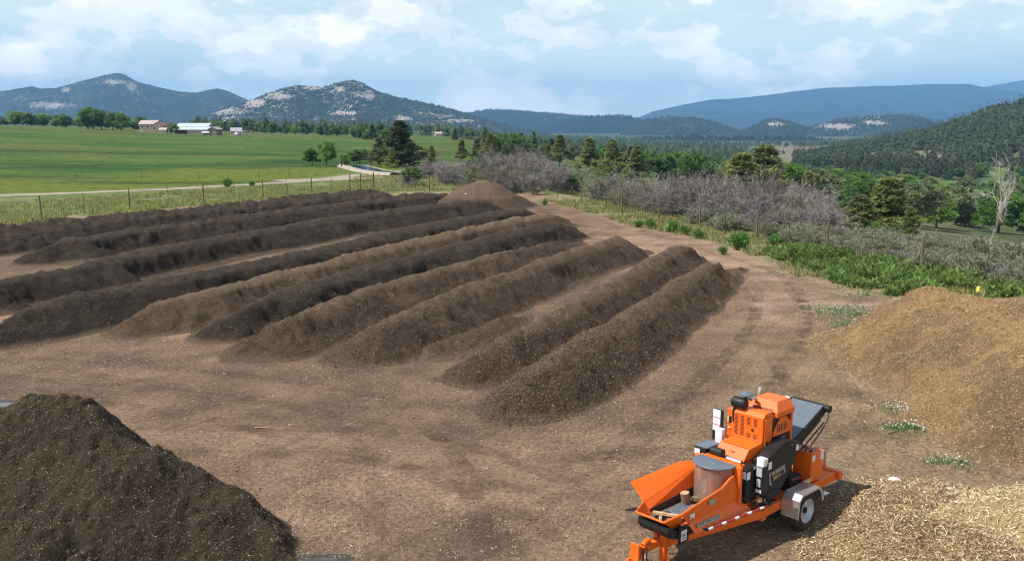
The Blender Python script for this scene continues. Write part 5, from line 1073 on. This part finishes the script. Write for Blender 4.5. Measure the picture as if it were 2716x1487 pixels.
for i, (x, y, h, lab) in enumerate(BUSHES):
    m = BUSH[i % 3]; plant('weed_bush', [('leaves', m[0], True), ('stems', m[1], False)], gp_(x, y), h / .8, i * 1.3, lab, 'bush')
def flowers(name, cx, cy, rx, ry, n, seed):
    r = np.random.default_rng(seed); p = r.normal(0, .75, (n, 2)) * [rx, ry] + [cx, cy]; z = T(p[:, 0], p[:, 1]); tufts('grass', p, .10, (.06, .12, .045), seed, 3, .02)
    q = r.choice(n, n // 3, replace=False); c = np.stack([p[q, 0], p[q, 1], z[q] + .07 + .07 * r.random(len(q))], -1); s = .014 + .016 * r.random(len(q)); a = np.arange(6) * math.pi / 3
    ring = np.stack([c[:, None, 0] + s[:, None] * np.cos(a), c[:, None, 1] + s[:, None] * np.sin(a), c[:, None, 2] + .012 * np.sin(a * 2)], -1); V = np.concatenate([ring, c[:, None] + [0, 0, .014]], 1); b = np.arange(len(q))[:, None] * 7
    F = np.concatenate([np.concatenate([b + k, b + (k + 1) % 6, b + 6], 1) for k in range(6)]); return tag(mesh_np(name, V.reshape(-1, 3), F, WH, ground), kind='stuff')
for i, (cx, cy, rx, ry, n) in enumerate(FLOWERS): flowers('white_wildflowers', cx, cy, rx, ry, n, 200 + i)
# ---------------------------------------------------------------- fences
wd = NM('weathered_wood'); WOODP = wd.done(wd.mix(wd.ramp(wd.noise(6, 4, .6, stretch=(1, 1, .2)), [(.35, 0), (.65, 1)]), (.10, .075, .045), (.21, .155, .095)), .9)
STP = paint('steel_post', (.045, .05, .04), .6, .3, coat=0); WIRE = paint('fence_wire', (.16, .16, .155), .5, .2, metal=.4, coat=0)
def post_mesh(kind, h):
    b = MB()
    if kind == 'wood': b.tube([(0, 0, -.3), (0, 0, h - .03), (0, 0, h)], .065, 10, True, .058)
    else: b.box(-.022, .022, -.006, .006, -.3, h).box(-.005, .005, .0062, .034, -.3, h)
    o = b.build('post', WOODP if kind == 'wood' else STP, None, smooth=(kind == 'wood')); me = o.data; bpy.data.objects.remove(o); return me
PW, PT, PS = post_mesh('wood', 1.95), post_mesh('steel', 1.85), post_mesh('steel', 1.1)
cl = MB().box(-.03, .03, -.03, .01, -.022, .022).build('clip', WH, None); CLIP = cl.data; bpy.data.objects.remove(cl)
def fence(name, P, label, wires, kinds, clip=True, net=True, wr=.0045):
    root = empty(name, (0, 0, 0)); tag(root, label, 'fence'); r = random.Random(len(P))
    for i, (x, y) in enumerate(P):
        k = kinds(i); o = link('post', k, root); o.location = (x, y, float(T(x, y))); o.rotation_euler = (r.uniform(-.04, .04), r.uniform(-.04, .04), r.random() * 3)
        if clip and k is PT:
            for z in wires[1::2]:
                c = link('clip', CLIP, o); c.location = (0, -.012, z); c.rotation_euler = (0, 0, 0)
    for z in wires:
        pts = []
        for (x0, y0), (x1, y1) in zip(P[:-1], P[1:]):
            for t in (0, .5): x, y = x0 + (x1 - x0) * t, y0 + (y1 - y0) * t; pts.append((x, y, float(T(x, y)) + z - .02 * (t == .5)))
        pts.append((P[-1][0], P[-1][1], float(T(*P[-1])) + z)); MB().tube(pts, wr, 4, False).build('wire', WIRE, root)
    if net:
        b = MB()
        for (x0, y0), (x1, y1) in zip(P[:-1], P[1:]):
            n = int(math.hypot(x1 - x0, y1 - y0) / .45)
            for k in range(1, n):
                x, y = x0 + (x1 - x0) * k / n, y0 + (y1 - y0) * k / n; z = float(T(x, y)); b.box(x - .003, x + .003, y - .003, y + .003, z + wires[0], z + wires[-1])
        tag(b.build('net_wire', WIRE, root), kind='stuff')
    return root
alt = lambda i: PW if i % 2 == 0 else PT
fence('wire_fence', LEFT_FENCE[:12], 'wire fence with brown posts between the left windrow and the farm track', [.15, .5, .85, 1.2, 1.5, 1.75], alt)
fence('wire_fence', RIGHT_FENCE, 'tall netting fence with wooden posts along the far and right yard edge', [.12, .4, .7, 1.0, 1.3, 1.55, 1.78], alt)
fence('wire_fence', [(-58.0 + 3.62 * i + .3 * math.sin(i), 118.5 + 1.55 * i + (.05 * i) ** 2) for i in range(11)], 'thin low fence with sparse steel posts at the hay field edge', [.5, .95], lambda i: PS, clip=False, net=False)
# pipe gate in the left fence corner
gt = empty('pipe_gate', (0, 0, 0)); tag(gt, 'dark pipe gate between three posts at the far left corner', 'gate')
G = LEFT_FENCE[12:]
for x, y in G: MB().tube([(x, y, float(T(x, y)) - .3), (x, y, float(T(x, y)) + 2.1)], .05, 8).build('gate_post', STP, gt, smooth=True)
for z in (1.15, 1.22, .5):
    MB().tube([(G[0][0], G[0][1], float(T(*G[0])) + z), (G[2][0], G[2][1], float(T(*G[2])) + z)], .022, 6).build('gate_bar', STP, gt, smooth=True)
# headgate frame over the canal
hg = empty('headgate_frame', gp_(-27.6, 158.5), .35); tag(hg, 'rusty headgate frame standing over the canal', 'headgate')
for dx in (-2.6, 2.6): MB().box(dx - .12, dx + .12, -.12, .12, -.3, 2.2).build('frame_post', WOODP, hg)
MB().box(-2.8, 2.8, -.1, .1, 2.0, 2.15).build('frame_beam', WOODP, hg); MB().tube([(0, 0, .3), (0, 0, 2.6)], .04, 8).build('gate_screw', STP, hg)
hf = empty('livestock_fence', gp_(-36.5, 133.5), .1); tag(hf, 'grey pipe panel fence beside the gravel turnout', 'fence panel')
for k in range(4): MB().tube([(k * 1.6, 0, -.2), (k * 1.6, 0, 1.6)], .035, 6).build('panel_post', WIRE, hf)
for z in (.4, .9, 1.5): MB().tube([(0, 0, z), (4.8, 0, z)], .025, 6).build('panel_rail', WIRE, hf)
# ---------------------------------------------------------------- farm buildings
def wallm(name, c, roof=False):
    m = NM(name); n = m.noise(1.2, 4); return m.done(m.mix(m.ramp(n, [(.35, 0), (.65, 1)]), tuple(x * .86 for x in c), c), .55 if roof else .9, spec=.4 if roof else .2)
W_cream = wallm('cream_siding', (.52, .46, .38)); W_tan = wallm('tan_metal', (.40, .34, .28)); W_brown = wallm('brown_metal', (.24, .19, .16)); R_pink = wallm('weathered_roof', (.46, .37, .35), True)
R_white = wallm('white_metal_roof', (.44, .50, .52), True); R_grey = wallm('grey_roof', (.34, .32, .36), True); W_red = wallm('red_trim', (.30, .10, .08)); GLS = paint('window_glass', (.03, .04, .05), .1, 0)
def gable(name, x, y, w, d, he, hr, rz, wm, rm_, label, cat='house', ridge='x', win=0, bay_shade=None, over=.4, z0=0.):
    e = empty(name, gp_(x, y, z0), rz); tag(e, label, cat); b = MB().box(-w / 2, w / 2, -d / 2, d / 2, -1.5, he)
    if ridge == 'x':
        b.prism([(-d / 2, he), (d / 2, he), (0, hr - .06)], 'x', -w / 2, w / 2); sl = [(-d / 2 - over, he - over * (hr - he) / (d / 2)), (0, hr), (d / 2 + over, he - over * (hr - he) / (d / 2))]
        ax, a0, a1 = 'x', -w / 2 - over, w / 2 + over
    else:
        b.prism([(-w / 2, he), (w / 2, he), (0, hr - .06)], 'y', -d / 2, d / 2); sl = [(-w / 2 - over, he - over * (hr - he) / (w / 2)), (0, hr), (w / 2 + over, he - over * (hr - he) / (w / 2))]
        ax, a0, a1 = 'y', -d / 2 - over, d / 2 + over
    b.build('wall', wm, e)
    for p, q in ((sl[0], sl[1]), (sl[1], sl[2])): MB().prism([p, q, (q[0], q[1] + .14), (p[0], p[1] + .14)], ax, a0, a1).build('roof', rm_, e)
    for k in range(win):
        wx = -w / 2 + w * (k + .5) / win; f = MB().box(wx - .55, wx + .55, -d / 2 - .05, -d / 2 - .003, he * .52, he * .52 + 1.1).build('window', W_cream, e); MB().box(wx - .45, wx + .45, -d / 2 - .07, -d / 2 - .053, he * .52 + .1, he * .52 + 1.0).build('pane', GLS, f)
    if bay_shade: MB().box(bay_shade[0], bay_shade[1], -d / 2 - .06, -d / 2 - .004, -.2, bay_shade[2]).build('bay_shade', BK if len(bay_shade) < 4 else W_brown, e)  # flat black sheet paints the shade inside the barn's open bay
    return e
gable('farmhouse', -163.6, 407, 7.0, 8.0, 3.6, 5.2, .10, W_cream, R_pink, 'two storey cream farmhouse with weathered pinkish roof', 'farmhouse', 'x', 3)
e = gable('farmhouse_wing', -158.4, 404.5, 5.2, 7.0, 3.0, 4.7, .10, W_cream, W_red, 'cream farmhouse wing with red trimmed gable roof', 'farmhouse', 'y', 2)
gable('barn', -147.0, 418, 14.5, 8.0, 3.2, 4.6, -.03, W_tan, R_white, 'long barn with pale blue white metal roof, behind the front barn', 'barn', 'x')
e = gable('barn', -141.4, 400, 15.0, 7.5, 2.0, 3.1, -.06, W_tan, R_white, 'front tan metal barn with white roof and open lean to bay', 'barn', 'x', 0, (-7.3, -1.6, 2.0))
gable('shed', -131.6, 399, 3.6, 6.0, 2.6, 3.5, -.1, W_brown, R_grey, 'brown gable shed at the right end of the front barn', 'shed', 'y')
gable('shed', -133.6, 392, 2.3, 2.0, 1.0, 1.5, .2, W_brown, R_white, 'tiny white roofed animal shelter in front of the brown shed', 'shed', 'x')
gable('house', -124.5, 406, 4.4, 5.0, 2.0, 3.4, .3, W_tan, R_grey, 'grey roofed outbuilding among trees right of the barns', 'house', 'x')
gable('shed', -154.2, 398, 2.6, 2.4, 1.6, 2.3, .1, W_cream, R_pink, 'small lean shed at the right corner of the farmhouse', 'shed', 'x')
# far houses
FARH = [(-63.9, 640, 5, 2.0, R_white, 'white roofed house behind the tall dark pine'), (-49.3, 600, 4.2, 1.8, R_pink, 'pale house among trees right of the tall pine'), (69.6, 700, 6, 2.5, R_pink, 'tiny cream house above the pine thicket'), (75.7, 690, 5, 2.2, R_white, 'tiny white house right of the cream one'), (191.1, 510, 9, 3.0, R_white, 'largest valley house with a bright tin roof'), (188.9, 490, 6, 2.4, R_white, 'small white shed below the bright tin roof house'), (199.4, 490, 7, 2.2, R_pink, 'flat pale house at the right of the valley homes'), (211.6, 585, 5, 2.2, R_white, 'small white valley house left of the tin roofs'), (203.3, 555, 5, 2.2, R_white, 'white valley shed above the tin roof house'), (176.2, 520, 6, 2.4, R_grey, 'grey roofed house half hidden in valley trees')]
STONES = [(-16.88, 30.55, 0.12, 'white stone leftmost at the toe of the black windrow'), (-16.71, 30.67, 0.1, 'white stone second from left at the black windrow'), (-16.43, 32.42, 0.11, 'white stone third from left beside the black windrow'), (-15.55, 33.8, 0.13, 'largest white stone between the black and tan windrows'), (-15.38, 33.94, 0.12, 'white stone right of the largest one'), (-14.71, 32.42, 0.11, 'white stone nearest the camera by the tan windrow'), (-15.44, 34.75, 0.1, 'white stone farther up between the two windrows'), (-15.68, 33.3, 0.06, 'small white stone left of the largest one'), (-15.29, 35.21, 0.09, 'white stone at the foot of the tan windrow')]
YELC = paint('yellow_cap', (.75, .62, .10), .5, .1)
for x, y, w, h, rm_, lab in FARH: gable('far_house', x, y, w, w * .7, h, h * 1.55, .3, W_cream, rm_, lab, 'house', 'x', 2)
tkk = MB().lathe([(.001, -.9), (.6, -.75), (.9, 0), (.6, .75), (.001, .9)], (0, 0, 0), 'z', 16).build('water_tank', WH, None, smooth=True); tkk.location = gp_(-122.0, 398, .8); tag(tkk, 'round white water tank at the field edge right of the barns', 'tank')
# big gun sprinkler throwing a fan of drops
sp = empty('field_sprinkler', gp_(-113.5, 389)); tag(sp, 'white big gun sprinkler on a wheeled cart in the hay field', 'sprinkler')
MB().tube([(0, 0, 0), (0, 0, 1.6), (.25, 0, 2.1)], .07, 8).build('riser', WH, sp); MB().tube([(.25, 0, 2.1), (.9, -.1, 2.6)], .05, 8).build('nozzle', WH, sp); MB().box(-.6, .6, -.4, .4, .25, .4).build('cart', WH, sp)
for s in (-1, 1): MB().lathe([(.02, -.05), (.35, -.05), (.35, .05), (.02, .05)], (0, .5 * s, .33), 'y', 14).build('wheel', RB, sp)
r_ = np.random.default_rng(9); n = 900; t = r_.random(n); q = np.stack([-t * 9 + r_.normal(0, .5, n) + .5, r_.normal(0, .7, n), 2.4 + t * 1.2 - 3.4 * t * t + r_.normal(0, .18, n)], -1); q[:, 2] = np.maximum(q[:, 2], .1); s_ = .035
V = np.stack([q + [s_, 0, 0], q + [-s_ * .5, s_, 0], q + [-s_ * .5, -s_, 0], q + [0, 0, s_ * 1.6]], 1).reshape(-1, 3); F = (np.array([[0, 1, 2], [0, 3, 1], [1, 3, 2], [2, 3, 0]])[None] + (np.arange(n) * 4)[:, None, None]).reshape(-1, 3)
tag(mesh_np('water_drops', V, F, WH, sp), kind='stuff')
# ---------------------------------------------------------------- stones, puddles, litter
stm = NM('pale_stone'); STONE = stm.done(stm.mix(stm.ramp(stm.noise(4, 4), [(.4, 0), (.6, 1)]), (.50, .48, .46), (.74, .73, .72)), .8)
def rock(name, x, y, s, label, cat, mat, seed, dz=0.0, group=None, hp=None):
    r = np.random.default_rng(seed); bm = bmesh.new(); bmesh.ops.create_icosphere(bm, subdivisions=2, radius=1)
    for v in bm.verts: v.co = v.co * (1 + .22 * (vnoise(v.co.x * 1.7 + seed, v.co.y * 1.7 + v.co.z, seed) - .5) * 2)
    me = bpy.data.meshes.new(name); bm.to_mesh(me); bm.free(); me.materials.append(mat); o = link(name, me); o.scale = (s * r.uniform(.9, 1.5), s * r.uniform(.7, 1.), s * r.uniform(.45, .65)); o.rotation_euler = (0, 0, r.random() * 6)
    z = float(T(x, y)) + (float(hp.h(np.array([x]), np.array([y]))[0]) if hp else 0); o.location = (x, y, z + s * .25 + dz); return tag(o, label, cat, group)
for i, (x, y, s, lab) in enumerate(STONES): rock('stone', x, y, s, lab, 'stone', STONE, 300 + i, group='white stones by the black windrow')
rock('white_bag', 8.15, 17.9, .11, 'crumpled white plastic bag lying beyond the low chip mound', 'bag', WH, 351)
rock('white_bag', 9.55, 17.2, .09, 'flat white scrap lying between the chip heaps', 'litter', WH, 352)
rock('stone', -4.2, 81.0, .14, 'single white stone on the flank of the round compost heap', 'stone', STONE, 353, hp=HEAPS['P11'])
pm = NM('puddle_water'); PUD = pm.done((.045, .038, .03), .06, spec=.6); pe = NM('wet_mud'); MUD = pe.done((.045, .034, .026), .45, spec=.4)
def puddle(x, y, rx, ry, seed, label):
    a = np.linspace(0, 2 * math.pi, 40, endpoint=False); k = 1 + .35 * (vnoise(np.cos(a) * 1.5 + seed, np.sin(a) * 1.5, seed) - .5) * 2; root = empty('puddle', (x, y, float(T(x, y)))); tag(root, label, 'puddle')
    for nm, m, s, z in (('mud_margin', MUD, 1.5, .006), ('water', PUD, .8, .012)):
        X = np.cos(a) * rx * k * s; Y = np.sin(a) * ry * k * s; zz = (T(x + X, y + Y).max() - float(T(x, y))) * 0 + z
        V = np.concatenate([[[0, 0, zz]], np.stack([X, Y, T(x + X, y + Y) - float(T(x, y)) + z if nm == 'mud_margin' else X * 0 + .012], -1)]); F = np.array([[0, i + 1, (i + 1) % 40 + 1] for i in range(40)]); mesh_np(nm, V, F, m, root)
puddle(-3.35, 14.35, .42, .22, 5, 'small sky reflecting puddle at the toe of the foreground compost heap'); puddle(-13.6, 23.1, 1.0, .35, 9, 'shallow puddle at the left picture edge behind the foreground heap')
ym = empty('marker_post', gp_(15.3, 28.6, 1.7)); tag(ym, 'short post with a yellow cap on the crest of the golden chip heap', 'marker post')
MB().tube([(0, 0, -.8), (0, 0, .42)], .03, 8).build('post', WOODP, ym); MB().lathe([(.001, .60), (.045, .59), (.06, .54), (.06, .42), (.001, .42)], (0, 0, 0), 'z', 14).build('cap', YELC, ym, smooth=True)
def stick(x, y, L, rz, label, hp=None, dz=.02, m=None):
    z = float(T(x, y)) + (float(hp.h(np.array([x]), np.array([y]))[0]) if hp else 0); b = MB().tube([(-L / 2, 0, 0), (-L * .1, .02 * L, .03 * L), (L / 2, 0, .01)], .018, 6, True, .009); o = b.build('stick', m or bk_m, None, smooth=True); o.location = (x, y, z + dz); o.rotation_euler = (0, .05, rz); tag(o, label, 'stick')
stick(-8.2, 16.75, .42, .5, 'short forked stick poking up on the crest of the foreground heap', HEAPS['F'], .1); stick(-9.6, 15.6, .5, .2, 'pale bent stick lying on the foreground heap', HEAPS['F'], .03, ct_m)
stick(9.6, 21.6, .5, .3, 'dark stick on bare soil left of the golden heap'); stick(9.4, 20.9, .36, .6, 'shorter dark stick below the other by the golden heap'); stick(-16.2, 25.2, .5, .4, 'pale stick on the open yard at left', None, .02, ct_m)
stick(-6.3, 21.3, .3, .1, 'small pale wood scrap in the middle of the yard', None, .02, ct_m)
# ---------------------------------------------------------------- haze
hm = bpy.data.materials.new('haze'); hm.use_nodes = True; ht = hm.node_tree; ht.nodes.clear()
ho = ht.nodes.new('ShaderNodeOutputMaterial'); pv = ht.nodes.new('ShaderNodeVolumePrincipled')
pv.inputs['Color'].default_value = (.27, .57, 1.0, 1); pv.inputs['Density'].default_value = 1.08e-4; pv.inputs['Anisotropy'].default_value = 0.0
ht.links.new(pv.outputs[0], ho.inputs['Volume'])
tag(MB().box(-13500, 13500, -400, 17000, -140, 760).build('haze', hm), kind='stuff')
